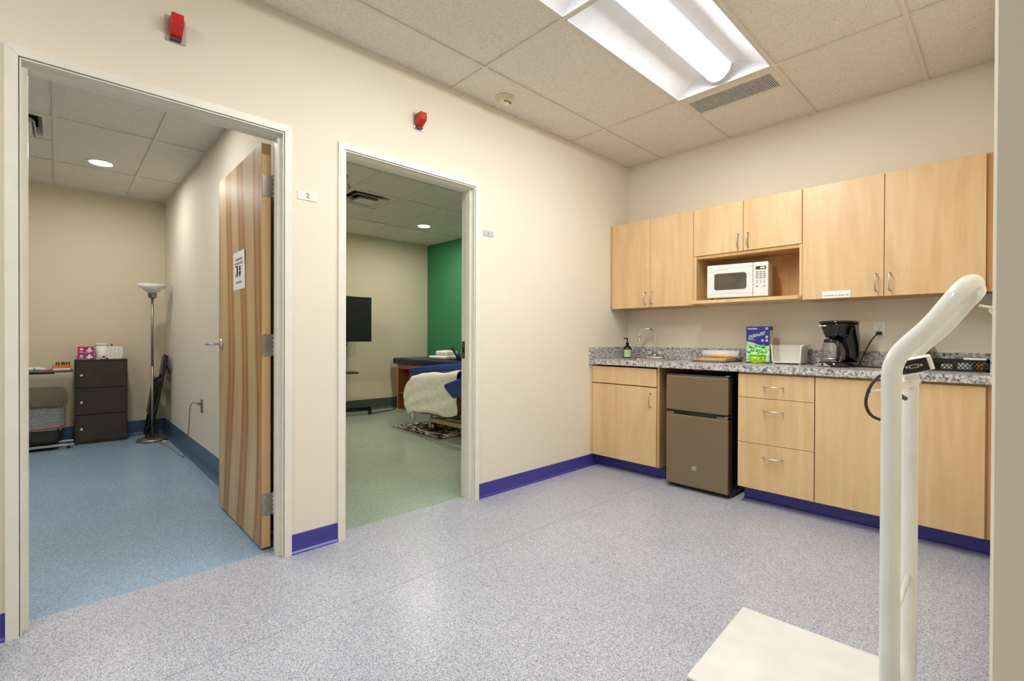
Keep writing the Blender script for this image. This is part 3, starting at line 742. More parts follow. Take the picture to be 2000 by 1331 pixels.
# coffee maker
cx, cy = 1.757, -.235
t = thing('coffee_maker', (cx, cy, .935), 'black drip coffee maker with a glass carafe on the counter', 'coffee maker')
def oval(w, d, z, y=0., n=24, p=2.6):
    out = []
    for k in range(n):
        a = 2*PI*k/n; c, s_ = math.cos(a), math.sin(a)
        out.append(Vector((cx+w/2*math.copysign(abs(c)**(2/p), c), cy+y+d/2*math.copysign(abs(s_)**(2/p), s_), z)))
    return out
def loft(rs):
    b = MB(); VV = [[b.bm.verts.new(p) for p in r] for r in rs]
    for A, B in zip(VV, VV[1:]):
        for k in range(len(A)):
            f = b.bm.faces.new((A[k], A[(k+1) % len(A)], B[(k+1) % len(A)], B[k])); f.smooth = True
    b.bm.faces.new(VV[0][::-1]); b.bm.faces.new(VV[-1]); return b
KM = Matrix.Translation((cx, cy, 0)) @ Matrix.Rotation(math.radians(-17), 4, 'Z') @ Matrix.Translation((-cx, -cy, 0))
def kpart(name, b, mat, par, label=None): return part(name, b.xform(KM), mat, par, label)
kpart('base', loft([oval(.19, .235, .9355, -.01), oval(.196, .24, .942, -.01), oval(.19, .23, .962, -.01), oval(.165, .19, .97, 0)]), 'black_gloss', t)
b = MB().grid(lambda u, v: Vector((cx-.088+.15*u, cy-.131-.0012+.02*(2*u-1)**2+.008*v, .941+.019*v*(1-.5*(2*u-1)**2))), 16, 2)
kpart('switch_panel', b, 'silver_plastic', t)
kpart('power_switch', MB().lathe([(0, 0), (.0085, 0), (.007, .004), (0, .005)], (cx-.03, cy-.128, .951), (0, -1, .3), 14), 'black_plastic', t)
def ovx(w, d, z, x, y): return [p+Vector((x, 0, 0)) for p in oval(w, d, z, y)]
kpart('column', loft([ovx(.105, .09, .965, .034, .066), ovx(.105, .09, 1.01, .034, .066), ovx(.125, .105, 1.07, .026, .06), ovx(.165, .14, 1.12, .008, .045), ovx(.18, .17, 1.17, 0, .03), ovx(.19, .19, 1.221, 0, .015)]), 'black_gloss', t)
kpart('brew_head', loft([oval(.125, .14, 1.125, -.005), oval(.15, .175, 1.15, -.003), oval(.178, .205, 1.2, 0), oval(.188, .215, 1.221, 0)]), 'black_gloss', t)
kpart('lid', loft([oval(.2, .228, 1.221, 0), oval(.204, .232, 1.226, 0), oval(.19, .215, 1.232, 0), oval(.12, .14, 1.237, 0)]), 'black_gloss', t)
kpart('logo', text_mb('Mr. Coffee', .0105, (cx-.042, cy-.1075, 1.203), (1, .0, 0), (0, .12, 1), bold=.0006, shear=.2), 'white_paper', t)
b = MB().prism([(cx+.0945, cy+.0, 1.205), (cx+.0945, cy+.03, 1.205), (cx+.085, cy+.085, 1.06), (cx+.0845, cy+.07, 1.06)], (.004, -.003, 0))
kpart('water_window', b, 'mid_grey', t)
cyc = cy-.03; cxc = cx-.02
cf = kpart('carafe', MB().lathe([(0, .0), (.05, .0), (.062, .008), (.071, .04), (.069, .075), (.055, .108), (.045, .124), (.046, .132)], (cxc, cyc, .972), n=32), 'carafe_glass', t, 'clear glass carafe')
kpart('carafe_collar', MB().lathe([(.047, .12), (.052, .122), (.052, .138), (.042, .146), (0, .148)], (cxc, cyc, .972)), 'black_gloss', cf)
hdir = Vector((.72, -.69, 0)); hb = Vector((cxc, cyc, .972))
kpart('carafe_handle', MB().tube(bez([hb+hdir*.046+Vector((0, 0, .13)), hb+hdir*.082+Vector((0, 0, .13)), hb+hdir*.1+Vector((0, 0, .1)), hb+hdir*.1+Vector((0, 0, .05)), hb+hdir*.088+Vector((0, 0, .012)), hb+hdir*.074+Vector((0, 0, .018))], 5), .0105, 10), 'black_gloss', cf)
kpart('carafe_band', MB().lathe([(.0625, .006), (.0655, .008), (.068, .02), (.066, .02)], (cxc, cyc, .972), n=32), 'nickel', cf)
b = MB()
for k in range(5): b.box((cxc-.016, cyc-.0705-.0015+.002*abs(k-2), 1.0+k*.0135), (cxc-.006, cyc-.0685+.002*abs(k-2), 1.002+k*.0135))
kpart('fill_marks', b, 'white_paper', cf)
# outlet on the back wall
def outlet(name, c, u, nrm, label, kind='outlet', mat='ivory_plastic'):
    c = Vector(c); u = Vector(u); nv = Vector(nrm); z = Vector((0, 0, 1))
    t = thing(name, c, label, kind)
    part('cover_plate', MB().prism(rrect(c, u, z, .068, .114, .004), nv*.006, .0015), mat, t)
    for dz in (.02, -.02):
        f = part('receptacle', MB().prism(rrect(c+z*dz+nv*.006, u, z, .034, .029, .011), nv*.0016), mat, t)
        for du in (-.0065, .0065): part('slot', MB().prism(rrect(c+z*(dz+.003)+u*du+nv*.0077, u, z, .0024, .009, .0005), nv*.0003), 'ink', f)
        part('slot', MB().prism(rrect(c+z*(dz-.008)+nv*.0077, u, z, .005, .005, .0024), nv*.0003), 'ink', f)
    part('screw', MB().cyl(c+nv*.006, c+nv*.0075, .003, 10), 'steel', t)
    return t
outlet('wall_outlet', (1.936, 0, 1.177), (1, 0, 0), (0, -1, 0), 'ivory duplex outlet above the backsplash with a black plug in it', mat='white_plastic')
t = thing('power_cord', (1.9, -.05, .94), 'black coffee maker cord hanging from the outlet down to the counter', 'cord')
part('plug', MB().box((1.921, -.034, 1.146), (1.951, -.0085, 1.168), .004), 'black_plastic', t)
part('cable', MB().tube(bez([(1.93, -.032, 1.152), (1.905, -.055, 1.115), (1.872, -.085, 1.03), (1.852, -.11, .965), (1.842, -.14, .943), (1.825, -.15, .941)], 7), .0042, 8), 'black_plastic', t)
single('extension_cable', MB().tube(bez([(1.84, -.215, .9415), (1.9, -.24, .9405), (1.98, -.265, .9405), (2.08, -.275, .9405), (2.18, -.29, .9405)], 7), .0042, 8), 'black_plastic', 'black cable lying on the counter right of the coffee maker', 'cord')
# dark countertop appliance behind the scale handle
t = thing('countertop_appliance', (2.095, -.12, .935), 'black countertop appliance half hidden behind the scale handle', 'appliance')
AX0, AX1, AY0, AY1 = 2.068, 2.188, -.19, -.03
part('body', MB().prism([(AX0+.01, AY0, .937), (AX1, AY0, .937), (AX1+.004, AY0, 1.1), (AX1-.02, AY0, 1.145), (AX0+.03, AY0, 1.155), (AX0+.008, AY0, 1.12)], (0, AY1-AY0, 0), .008), 'black_gloss', t)
part('base', MB().box((AX0, AY0-.03, .9355), (AX1+.006, AY1, .955), .006), 'black_plastic', t)
part('front_panel', MB().box((AX0+.07, AY0-.004, .99), (AX1-.004, AY0+.004, 1.02)), 'bed_beige', t)
# black lattice basket
t = thing('lattice_basket', (2.34, -.2, .935), 'black plastic lattice basket at the right end of the counter', 'basket')
X0, X1, Y0, Y1, Z0, Z1 = 2.215, 2.458, -.265, -.05, .9365, 1.0
part('floor_panel', MB().box((X0, Y0, Z0), (X1, Y1, Z0+.003)), 'black_plastic', t)
def lattice(a, bb, n):
    a = Vector(a); bb = Vector(bb); b = MB(); L = (bb-a).length; u = (bb-a)/L; z = Vector((0, 0, 1)); h = Z1-Z0; nv = u.cross(z)
    for z0, z1 in ((0, .01), (h-.011, h)): b.prism([a+z*z0, bb+z*z0, bb+z*z1, a+z*z1], nv*.003)
    for s0, s1 in ((0, .008), (L-.008, L)): b.prism([a+u*s0, a+u*s1, a+u*s1+z*h, a+u*s0+z*h], nv*.003)
    H = h-.021; st = (L-.016)/n; w = .0024
    for k in range(-3, n+1):
        for sg in (1, -1):
            s0 = .008+k*st; s1 = s0+H*.8
            if s0 < .008 or s1 > L-.008:
                c0 = max(s0, .008); c1 = min(s1, L-.008)
                if c1-c0 < .004: continue
            else: c0, c1 = s0, s1
            za, zb = (c0-s0)/(s1-s0)*H, (c1-s0)/(s1-s0)*H
            if sg < 0: za, zb = H-za, H-zb
            b.prism([a+u*(c0-w)+z*(.01+za), a+u*(c0+w)+z*(.01+za), a+u*(c1+w)+z*(.01+zb), a+u*(c1-w)+z*(.01+zb)], nv*.0026)
    return b
part('front_wall', lattice((X0, Y0, Z0), (X1, Y0, Z0), 12), 'black_plastic', t)
part('rear_wall', lattice((X1, Y1, Z0), (X0, Y1, Z0), 12), 'black_plastic', t)
part('side_wall', lattice((X1, Y0, Z0), (X1, Y1, Z0), 11), 'black_plastic', t)
part('side_wall', lattice((X0, Y1, Z0), (X0, Y0, Z0), 11), 'black_plastic', t)
for k, (x, y, z, sx, sy, sz, mn, lb) in enumerate(((2.37, -.205, .941, .06, .03, .038, 'white_paper', 'white packet lying in the lattice basket'), (2.29, -.15, .941, .05, .05, .03, 'card_cream', 'tan packet lying in the lattice basket'), (2.43, -.13, .941, .03, .04, .032, 'orange_box', 'small orange packet lying in the lattice basket'))):
    single('packet', MB().box((x-sx/2-.01, y-sy/2, z), (x+sx/2-.01, y+sy/2, z+sz), .004), mn, lb, 'packet')
single('white_carton', MB().box((2.355, -.255, 1.0005), (2.447, -.2, 1.0105), .001, 1), 'white_paper', 'flat white carton lying on top of the lattice basket', 'box')
# bracket on the right wall
t = thing('wall_hook', (2.488, -.3, 1.29), 'ivory plastic hook sticking out of the right wall under the wall cabinets', 'hook')
part('arm', MB().tube(bez([(2.492, -.3, 1.287), (2.46, -.3, 1.291), (2.436, -.302, 1.297), (2.418, -.305, 1.302)], 4), [.009]*12+[.0105], 10), 'ivory_plastic', t)
part('lower_arm', MB().tube(bez([(2.466, -.3, 1.286), (2.462, -.3, 1.272), (2.468, -.3, 1.258), (2.489, -.3, 1.25)], 4), .006, 8), 'ivory_plastic', t)
part('mount', MB().box((2.482, -.325, 1.2), (2.4895, -.275, 1.325), .003), 'ivory_plastic', t)

# microwave, turned a little
t = thing('microwave', (1.13, -.2, 1.411), 'white countertop microwave in the open niche of the wall cabinets', 'microwave')
Wm, Hm, Dm = .418, .252, .265
MM = Matrix.Translation((.928, -.356, 1.4225)) @ Matrix.Rotation(math.radians(10.5), 4, 'Z')
def mpart(name, b, mat, par, label=None): return part(name, b.xform(MM), mat, par, label)
mpart('case', MB().box((0, .022, 0), (Wm, Dm, Hm), .008), 'white_enamel', t)
dr = mpart('door', MB().box((0, 0, .002), (.318, .0215, Hm-.002), .006), 'white_enamel', t)
mpart('control_panel', MB().box((.3195, 0, .002), (Wm, .0215, Hm-.002), .006), 'white_enamel', t)
pts = rrect((.162, -.0012, .122), (1, 0, 0), (0, 0, 1), .218, .122, .014, 4)
pts = [Vector((p.x+(.012*(1-((p.z-.122)/.061)**2) if p.x > .2 else 0), p.y, p.z)) for p in pts]
mpart('window', MB().prism(pts, (0, .001, 0)), 'oven_window', dr)
mpart('window_frame', MB().tube([(p.x, -.0008, p.z) for p in rrect((.165, 0, .122), (1, 0, 0), (0, 0, 1), .245, .13, .018, 4)], .0016, 6, closed=True), 'white_plastic', dr)
mpart('brow_groove', MB().tube(bez([(.012, -.0004, .196), (.08, -.0004, .212), (.18, -.0004, .222), (.316, -.0004, .226)], 5), .0012, 6), 'pale_grey', dr)
mpart('lower_groove', MB().tube(bez([(.012, -.0004, .028), (.08, -.0004, .034), (.2, -.0004, .034), (.316, -.0004, .03)], 5), .0012, 6), 'pale_grey', dr)
mpart('display', MB().box((.336, -.0012, .196), (.402, .001, .219)), 'black_plastic', t)
mpart('display_digits', text_mb('0:00', .0165, (.380, -.0018, .2075), (1, 0, 0), (0, 0, 1), .0004, bold=.0004), 'display_green', t)
for r in range(7):
    for c in range(3):
        if r == 6 and c == 1: continue
        x = .336+c*.0233; z = (.178, .164, .15, .136, .117, .103, .074)[r]
        w_, h_ = (.017, .0075) if r not in (4, 5) else (.009, .006)
        mpart('button', MB().box((x+.0095-w_/2, -.0012, z-h_/2), (x+.0095+w_/2, .0005, z+h_/2)), 'mid_grey', t)
mpart('door_button', MB().prism(rrect((.369, -.001, .036), (1, 0, 0), (0, 0, 1), .05, .026, .01), (0, .0012, 0)), 'white_plastic', t)
for x in (.03, Wm-.03):
    for y in (.04, Dm-.03): mpart('foot', MB().cyl((x, y, -.0115), (x, y, .001), .009, 12), 'black_plastic', t)

# mini fridge
t = thing('mini_fridge', (.97, -.36, 0), 'two-door bronze steel mini fridge under the counter', 'fridge')
FX0, FX1, FY = .738, 1.205, -.622
part('case', MB().box((FX0+.002, FY+.062, .022), (FX1-.002, -.06, .845), .006), 'black_plastic', t)
lo = part('lower_door', MB().box((FX0, FY, .034), (FX1-.006, FY+.055, .553), .008), 'slate_steel', t)
part('door_gasket', MB().box((FX0+.012, FY+.0555, .04), (FX1-.016, FY+.0625, .548)), 'black_matte', lo)
fd = part('freezer_door', MB().box((FX0, FY, .583), (FX1-.006, FY+.055, .842), .008), 'slate_steel', t)
part('door_gasket', MB().box((FX0+.012, FY+.0555, .588), (FX1-.016, FY+.0625, .836)), 'black_matte', fd)
part('top_cap', MB().box((FX0+.002, FY+.004, .842), (FX1-.008, FY+.055, .850), .003), 'dark_grey', t)
part('hinge_cover', MB().box((FX1-.03, FY+.01, .8505), (FX1-.004, FY+.075, .858), .003), 'steel', t)
b = MB().box((FX0+.001, FY+.012, .553), (FX1-.007, FY+.05, .583))
part('grip_strip', b, 'black_gloss', t)
part('grip_end', MB().box((FX0+.002, FY+.001, .5535), (FX0+.062, FY+.02, .5675), .002), 'slate_steel', t)
part('grip_end', MB().box((FX1-.085, FY+.001, .5535), (FX1-.008, FY+.02, .5675), .002), 'slate_steel', t)
part('middle_hinge', MB().box((FX1-.03, FY+.004, .5685), (FX1-.004, FY+.06, .574)), 'steel', t)
lg = part('logo_badge', MB().cyl((.959, FY+.001, .172), (.959, FY-.002, .172), .0185, 28), 'pale_grey', lo)
part('logo_ring', MB().tube([(.959+.0145*math.cos(a), FY-.0022, .172+.0145*math.sin(a)) for a in [2*PI*k/26 for k in range(26)]], .0011, 6, closed=True), 'ink', lg)
part('logo_letters', text_mb('GE', .017, (.959, FY-.0023, .172), (1, 0, 0), (0, 0, 1), .0006, shear=.25), 'ink', lg)
for x in (FX0+.03, FX1-.035):
    for y in (FY+.09, -.1): part('foot', MB().cyl((x, y, 0), (x, y, .024), .014, 14), 'black_plastic', t)
part('kick_plate', MB().box((FX0+.004, FY+.05, .008), (FX1-.008, FY+.07, .034)), 'black_plastic', t)

# ================================================================== ON THE LEFT WALL
def signal(yc, z0, z1, label, h):
    t = thing('signal_light', (0, yc, (z0+z1)/2), label, 'alarm light', 'red signal lights over the doorways')
    part('wall_plate', MB().box((.0003, yc-.036, z0), (.005, yc+.036, z1), .0012, 1), 'steel', t)
    zb, zt = z0+.016, z1-.01
    pts = [(.005, yc-.022, zb), (.005, yc-.022, zt), (.062, yc-.022, zt), (.062, yc-.022, zb+.034)]
    part('red_lens', MB().prism(pts, (0, .044, 0), .0015), 'signal_red', t)
    part('base_block', MB().box((.005, yc-.02, zb-.008), (.022, yc+.02, zb-.0005)), 'dark_grey', t)
    part('screw', MB().cyl((.005, yc-.003, z0+.006), (.007, yc-.003, z0+.006), .0035, 10), 'chrome', t)
signal(-3.583, 2.402, 2.513, 'red signal light on a steel plate above the left doorway', .1)
signal(-2.343, 2.397, 2.501, 'red signal light on a steel plate above the right doorway', .1)
def door_sign(y0, y1, z0, z1, digit, mat, label, dy=0.):
    t = thing('room_sign', (0, (y0+y1)/2, (z0+z1)/2), label, 'sign')
    c = Vector((0.0003, (y0+y1)/2, (z0+z1)/2))
    part('plate', MB().prism(rrect(c, (0, 1, 0), (0, 0, 1), y1-y0, z1-z0, .006), (.0035, 0, 0)), mat, t)
    part('numeral', text_mb(digit, .036, (.0042, c.y+dy, c.z), (0, 1, 0), (0, 0, 1), .0006), 'ink', t)
door_sign(-3.065, -2.963, 1.829, 1.874, '2', 'white_plastic', 'white room plate with the numeral 2 between the doorways')
door_sign(-1.819, -1.724, 1.828, 1.868, '1', 'pale_grey', 'grey room plate with the numeral 1 right of doorway 1')
# notice on the open door
t = thing('paper_notice', (-.565, YL0, 1.5), 'white printed notice taped to the open wooden door', 'paper')
part('sheet', MB().grid(lambda u, v: Vector((-.69+.245*u, YL0-.0012-.004*max(0, u-.75)*4*(v**2), 1.392+.222*v)), 8, 6), 'white_paper', t)
b = MB()
def ink(x0, x1, z0, z1): b.box((x0, YL0-.0026, z0), (x1, YL0-.0022, z1))
ink(-.645, -.50, 1.563, 1.575); ink(-.655, -.49, 1.541, 1.551)
ink(-.64, -.51, 1.43, 1.44)
part('faint_print', b, 'ink_pale', t)
b = MB()
ink(-.64, -.59, 1.525, 1.533); ink(-.615, -.59, 1.47, 1.525); ink(-.643, -.634, 1.465, 1.49); ink(-.57, -.53, 1.503, 1.515); ink(-.562, -.538, 1.515, 1.53); ink(-.57, -.53, 1.478, 1.497); ink(-.56, -.54, 1.468, 1.478)
part('pictogram_print', b, 'ink', t)

# ================================================================== FLOOR SCALE
t = thing('floor_scale', (2.15, -2.33, 0), 'white platform floor scale with a tall bent handrail in the foreground', 'scale')
SM = Matrix.Translation((1.842, -2.08, 0)) @ Matrix.Rotation(math.radians(3.0), 4, 'Z')
part('platform', MB().box((0, -.51, .058), (.44, 0, .1), .003, 1).xform(SM), 'white_enamel', t)
part('platform_edge', MB().box((.004, -.513, .062), (.436, -.5105, .094)).xform(SM), 'bed_beige', t)
part('base_frame', MB().box((.02, -.49, .02), (.58, -.02, .056), .004).box((.445, -.45, .056), (.585, -.06, .098), .006).xform(SM), 'white_enamel', t)
for x in (.05, .54):
    for y in (-.46, -.05): part('foot', MB().cyl((x, y, 0), (x, y, .021), .022, 16).xform(SM), 'black_plastic', t)
na, fa = Vector((2.344, -2.537, 0)), Vector((2.340, -2.196, 0))
R = .01975
def arc(c, a, b_, r, n=6): return [c+(a*math.cos(PI/2*k/n)+b_*math.sin(PI/2*k/n))*r for k in range(n+1)]
def V(x, y, z): return Vector((x, y, z))
dx, z0, z1 = .126, 1.045, 1.232
half = lambda p: [p+V(0, 0, .1), p+V(0, 0, .6), p+V(0, 0, .94), p+V(0, 0, z0-.02), p+V(.003, 0, z0+.008), p+V(.013, 0, z0+.034), p+V(.029, 0, z0+.057), p+V(dx-.055, 0, z1-.082), p+V(dx-.014, 0, z1-.02)]
near, far = half(na), half(fa)
top = [na+V(dx, .012, z1), na+V(dx+.006, .04, z1+.008), na+V(dx+.007, .085, z1+.01), fa+V(dx+.009, -.085, z1+.01), fa+V(dx+.008, -.04, z1+.008), fa+V(dx+.002, -.012, z1)]
part('handrail', MB().tube(bez(near+top+far[::-1], 4), R, 18), 'white_enamel', t, 'white bent tube handrail')
for p in (na, fa): part('post_socket', MB().lathe([(.0, 0), (.034, 0), (.034, .006), (.026, .01), (.024, .03), (.0, .03)], p+V(0, 0, .094)), 'white_enamel', t)
part('cross_rod', MB().cyl(na+V(0, 0, .44), fa+V(0, 0, .44), .008, 12), 'white_enamel', t)
part('cross_bar', MB().box((2.332, -2.52, .985), (2.352, -2.213, 1.008), .003), 'white_enamel', t)
# indicator seen from behind
iu = Vector((.96, .10, .26)).normalized(); iw = Vector((-.10, .99, .05)); iw = (iw-iu*iw.dot(iu)).normalized(); iv = iu.cross(iw) * -1
if iv.z < 0: iv = -iv
IM = Matrix((iu, iw, iv)).transposed().to_4x4(); IM.translation = Vector((2.366, -2.335, 1.046))
ind = part('indicator_housing', MB().box((-.032, .0, -.017), (.036, .05, .02), .003).xform(IM), 'white_plastic', t)
part('rear_panel', MB().box((-.034, -.003, -.016), (.026, -.0002, .017)).xform(IM), 'black_plastic', ind)
pt = part('serial_port', MB().prism(rrect((-.003, -.0032, 0), (1, 0, 0), (0, 0, 1), .021, .0095, .003), (0, -.0035, 0)).xform(IM), 'nickel', ind)
part('port_socket', MB().prism(rrect((-.003, -.0068, 0), (1, 0, 0), (0, 0, 1), .016, .0062, .002), (0, -.0004, 0)).xform(IM), 'ink', pt)
for x in (-.018, .012): part('port_screw', MB().cyl((x, -.0032, 0), (x, -.006, 0), .0034, 6).xform(IM), 'nickel', ind)
part('indicator_bracket', MB().box((-.03, .02, -.05), (.0, .05, -.0175), .003).box((-.036, .0, -.022), (.012, .06, -.0178)).xform(IM), 'white_plastic', t)
part('clip', MB().tube(bez([(2.336, -2.27, 1.0), (2.326, -2.30, .985), (2.332, -2.33, .968), (2.342, -2.30, .955)], 5), .006, 8), 'black_plastic', t)
part('cable', MB().tube(bez([(2.344, -2.49, 1.036), (2.330, -2.507, 1.031), (2.317, -2.523, 1.024), (2.304, -2.537, 1.001), (2.297, -2.544, .97), (2.299, -2.542, .946), (2.31, -2.531, .927), (2.336, -2.508, .915)], 6), .0035, 8), 'cord_brown', t, 'dark cable loop')
part('cable_tie', MB().tube(bez([(2.303, -2.539, .988), (2.319, -2.521, .991), (2.34, -2.503, 1.0)], 5), .003, 6), 'white_plastic', t)
part('clamp_knob', MB().box((2.365, -2.2, .098), (2.40, -2.165, .128), .006).xform(Matrix.Identity(4)), 'white_plastic', t)
b = MB().cyl((2.395, -2.17, .03), (2.395, -2.13, .03), .03, 20)
part('transport_wheel', b, 'black_plastic', t)

# ================================================================== EXAM ROOM 2
# three-door cabinet
t = thing('storage_cabinet', (-4.17, -3.62, 0), 'dark brown three-door storage cabinet against the far wall of room 2', 'cabinet')
X0, X1, Y0, Y1, H = XF+.03, -4.045, -3.832, -3.413, .872
b = MB().box((X0, Y0, .0), (X1-.016, Y0+.014, H)).box((X0, Y1-.014, .0), (X1-.016, Y1, H)).box((X0, Y0, H-.014), (X1, Y1, H)).box((X0, Y0+.014, .0), (X0+.006, Y1-.014, H-.014)).box((X0, Y0+.014, 0), (X1-.016, Y1-.014, .03))
part('body', b, 'espresso', t)
for z0, z1 in ((.03, .30), (.304, .578), (.582, .855)):
    d = part('door', MB().box((X1-.015, Y0+.008, z0+.002), (X1, Y1-.008, z1-.002), .0015, 1), 'espresso', t)
    part('knob', MB().lathe([(0, 0), (.005, 0), (.005, .008), (.0115, .012), (.0115, .018), (.007, .022), (0, .022)], (X1, Y0+.05, (z0+z1)/2-.006), (1, 0, 0), 16), 'white_plastic', d)
def glove_box(z0, h, mat, label):
    t = thing('glove_box', (-4.12, -3.744, z0), label, 'box', 'boxes of gloves')
    y0, y1, x0, x1 = -3.806, -3.682, -4.215, -4.085
    part('carton', MB().box((x0, y0, z0), (x1, y1, z0+h), .0015, 1), mat, t)
    f = x1+.0008
    part('logo_print', MB().prism([(f, y0+.026+.014*math.cos(a), z0+h*.66+.010*math.sin(a)) for a in [2*PI*k/16 for k in range(16)]], (.0006, 0, 0)), 'white_paper', t)
    b = MB()
    for cy_, cz_, ry, rz in ((y1-.036, z0+h*.72, .011, .011), (y1-.036, z0+h*.42, .026, .011)):
        b.prism([(f, cy_+ry*math.cos(a), cz_+rz*math.sin(a)) for a in [2*PI*k/16 for k in range(16)]], (.0006+.0003*(ry > .02), 0, 0))
    part('flower_print', b, 'white_paper', t)
    part('text_print', MB().box((f, y0+.01, z0+h*.3), (f+.0006, y0+.036, z0+h*.38)).box((f, y0+.01, z0+h*.12), (f+.0006, y1-.03, z0+h*.18)), 'white_paper', t)
glove_box(.8725, .062, 'magenta_box', 'purple glove box at the bottom of the stack on the dark cabinet')
glove_box(.9350, .072, 'pink_box', 'pink glove box on top of the stack on the dark cabinet')
t = thing('wipes_canister', (-4.15, -3.618, .872), 'white cylindrical wipes canister on the dark cabinet', 'canister')
part('tub', MB().lathe([(0, 0), (.05, 0), (.052, .004), (.052, .145), (0, .145)], (-4.15, -3.618, .8725)), 'white_plastic', t)
part('lid', MB().lathe([(0, .146), (.054, .146), (.055, .16), (.05, .17), (0, .172)], (-4.15, -3.618, .8725)), 'white_enamel', t)
t = thing('tape_roll', (-4.07, -3.578, .872), 'small white roll with a dark core standing before the canister', 'tape roll')
part('tape', MB().lathe([(.011, -.009), (.024, -.009), (.024, .009), (.011, .009), (.011, -.009)], (-4.075, -3.607, .897), (1, .15, 0), 22), 'white_plastic', t)
part('core', MB().lathe([(.0, -.007), (.011, -.007), (.011, .007), (0, .007)], (-4.075, -3.607, .897), (1, .15, 0), 16), 'ink', t)
single('alcohol_packet', MB().box((-4.085, -3.668, .8725), (-4.06, -3.638, .892), .003), 'pale_grey', 'small grey packet beside the glove boxes', 'packet')
t = thing('electrode_case', (-4.12, -3.515, .872), 'white rounded square case standing upright on the dark cabinet', 'case')
b = MB().prism(rrect((-4.115, -3.514, .9415), (0, 1, 0), (0, 0, 1), .132, .136, .024), (.035, 0, 0), .004)
part('shell', b, 'white_plastic', t)
b = MB()
for r in range(3):
    for c in range(3):
        b.cyl((-4.0805, -3.55+c*.034, .912+r*.034), (-4.0785, -3.55+c*.034, .912+r*.034), .005, 10)
part('button_print', b, 'pale_grey', t)
for k, (y, h, mn, lb) in enumerate(((-3.535, .164, 'ink', 'black bottle top behind the white case'), (-3.505, .155, 'amber', 'tan vial behind the white case'), (-3.475, .158, 'orange_box', 'orange vial behind the white case'))):
    single('vial', MB().lathe([(0, 0), (.011, 0), (.011, h*.75), (.006, h*.82), (.006, h), (0, h)], (-4.16, y, .8725), n=14), mn, lb, 'vial')
# overbed table
t = thing('overbed_table', (-3.95, -4.4, 0), 'grey rolling overbed table left of the dark cabinet', 'table')
b = MB().prism([(p.x, p.y, .770) for p in rrect((-3.97, -4.29, 0), (1, 0, 0), (0, 1, 0), .40, .87, .07, 6)], (0, 0, .012))
part('tabletop', b, 'mid_grey', t)
part('edge_band', MB().tube([(p.x, p.y, .776) for p in rrect((-3.97, -4.29, 0), (1, 0, 0), (0, 1, 0), .40, .87, .07, 6)], .008, 8, closed=True), 'dark_grey', t)
part('under_rail', MB().box((-4.05, -4.68, .748), (-3.89, -3.98, .766), .003), 'dark_grey', t)
for x in (-4.14, -3.92):
    part('base_bar', MB().box((x-.016, -4.75, .03), (x+.016, -3.838, .052), .004), 'steel', t)
    for y in (-4.7, -3.88): part('caster', MB().cyl((x-.009, y, .0155), (x+.009, y, .0155), .0155, 16), 'black_plastic', t)
part('column', MB().box((-4.06, -4.72, .05), (-4.0, -4.66, .75), .005), 'steel', t)
part('base_crossbar', MB().box((-4.14, -4.74, .032), (-3.92, -4.68, .05)), 'steel', t)
t = thing('cream_tube', (-3.9, -4.1, .782), 'white and teal squeeze tube lying on the overbed table', 'tube')
part('tube_body', MB().tube([(-3.92, -4.17, .80), (-3.93, -4.12, .80), (-3.935, -4.09, .798), (-3.95, -4.0, .786)], [.018, .0185, .0165, .004], 14), 'white_plastic', t)
part('cap', MB().tube([(-3.915, -4.2, .80), (-3.9195, -4.1715, .80)], .0165, 14), 'white_plastic', t)
part('teal_band', MB().tube([(-3.9275, -4.133, .80), (-3.9315, -4.113, .7995)], [.0189, .0185], 14), 'teal_print', t)
t = thing('vial_carton', (-3.93, -3.93, .782), 'open orange carton of small brown vials on the overbed table', 'box')
x0, x1, y0, y1, z0, z1 = -3.99, -3.90, -3.996, -3.862, .7825, .832
b = MB().box((x0, y0, z0), (x1, y1, z0+.002)).box((x0, y0, z0), (x0+.002, y1, z1)).box((x1-.002, y0, z0), (x1, y1, z1)).box((x0, y0, z0), (x1, y0+.002, z1)).box((x0, y1-.002, z0), (x1, y1, z1))
part('carton', b, 'orange_box', t)
part('white_band', MB().box((x1+.0003, y0+.008, z0+.002), (x1+.001, y1-.006, z0+.018)), 'white_paper', t)
part('open_flap', MB().prism([(x0+.02, y0, z1), (x1-.01, y0, z1), (x1-.012, y0-.032, z1+.006), (x0+.022, y0-.032, z1+.006)], (0, 0, .001)), 'card_cream', t)
for k in range(6):
    y = y0+.03+k*.0172; lean = random.uniform(-.08, .08)
    v = thing('dropper_vial', (-3.945, y, z0), ('first', 'second', 'third', 'fourth', 'fifth', 'sixth')[k]+' brown vial from the left in the orange carton', 'vial', 'vials in the orange carton')
    part('glass', MB().tube([(-3.945, y, z0+.0025), (-3.945, y+lean*.06, z0+.062)], .0062, 10), 'brown_vial', v)
    part('cap', MB().tube([(-3.945, y+lean*.06, z0+.0622), (-3.945, y+lean*.08, z0+.078)], .0068, 10), 'red_cap' if k in (1, 4) else 'dark_grey', v)
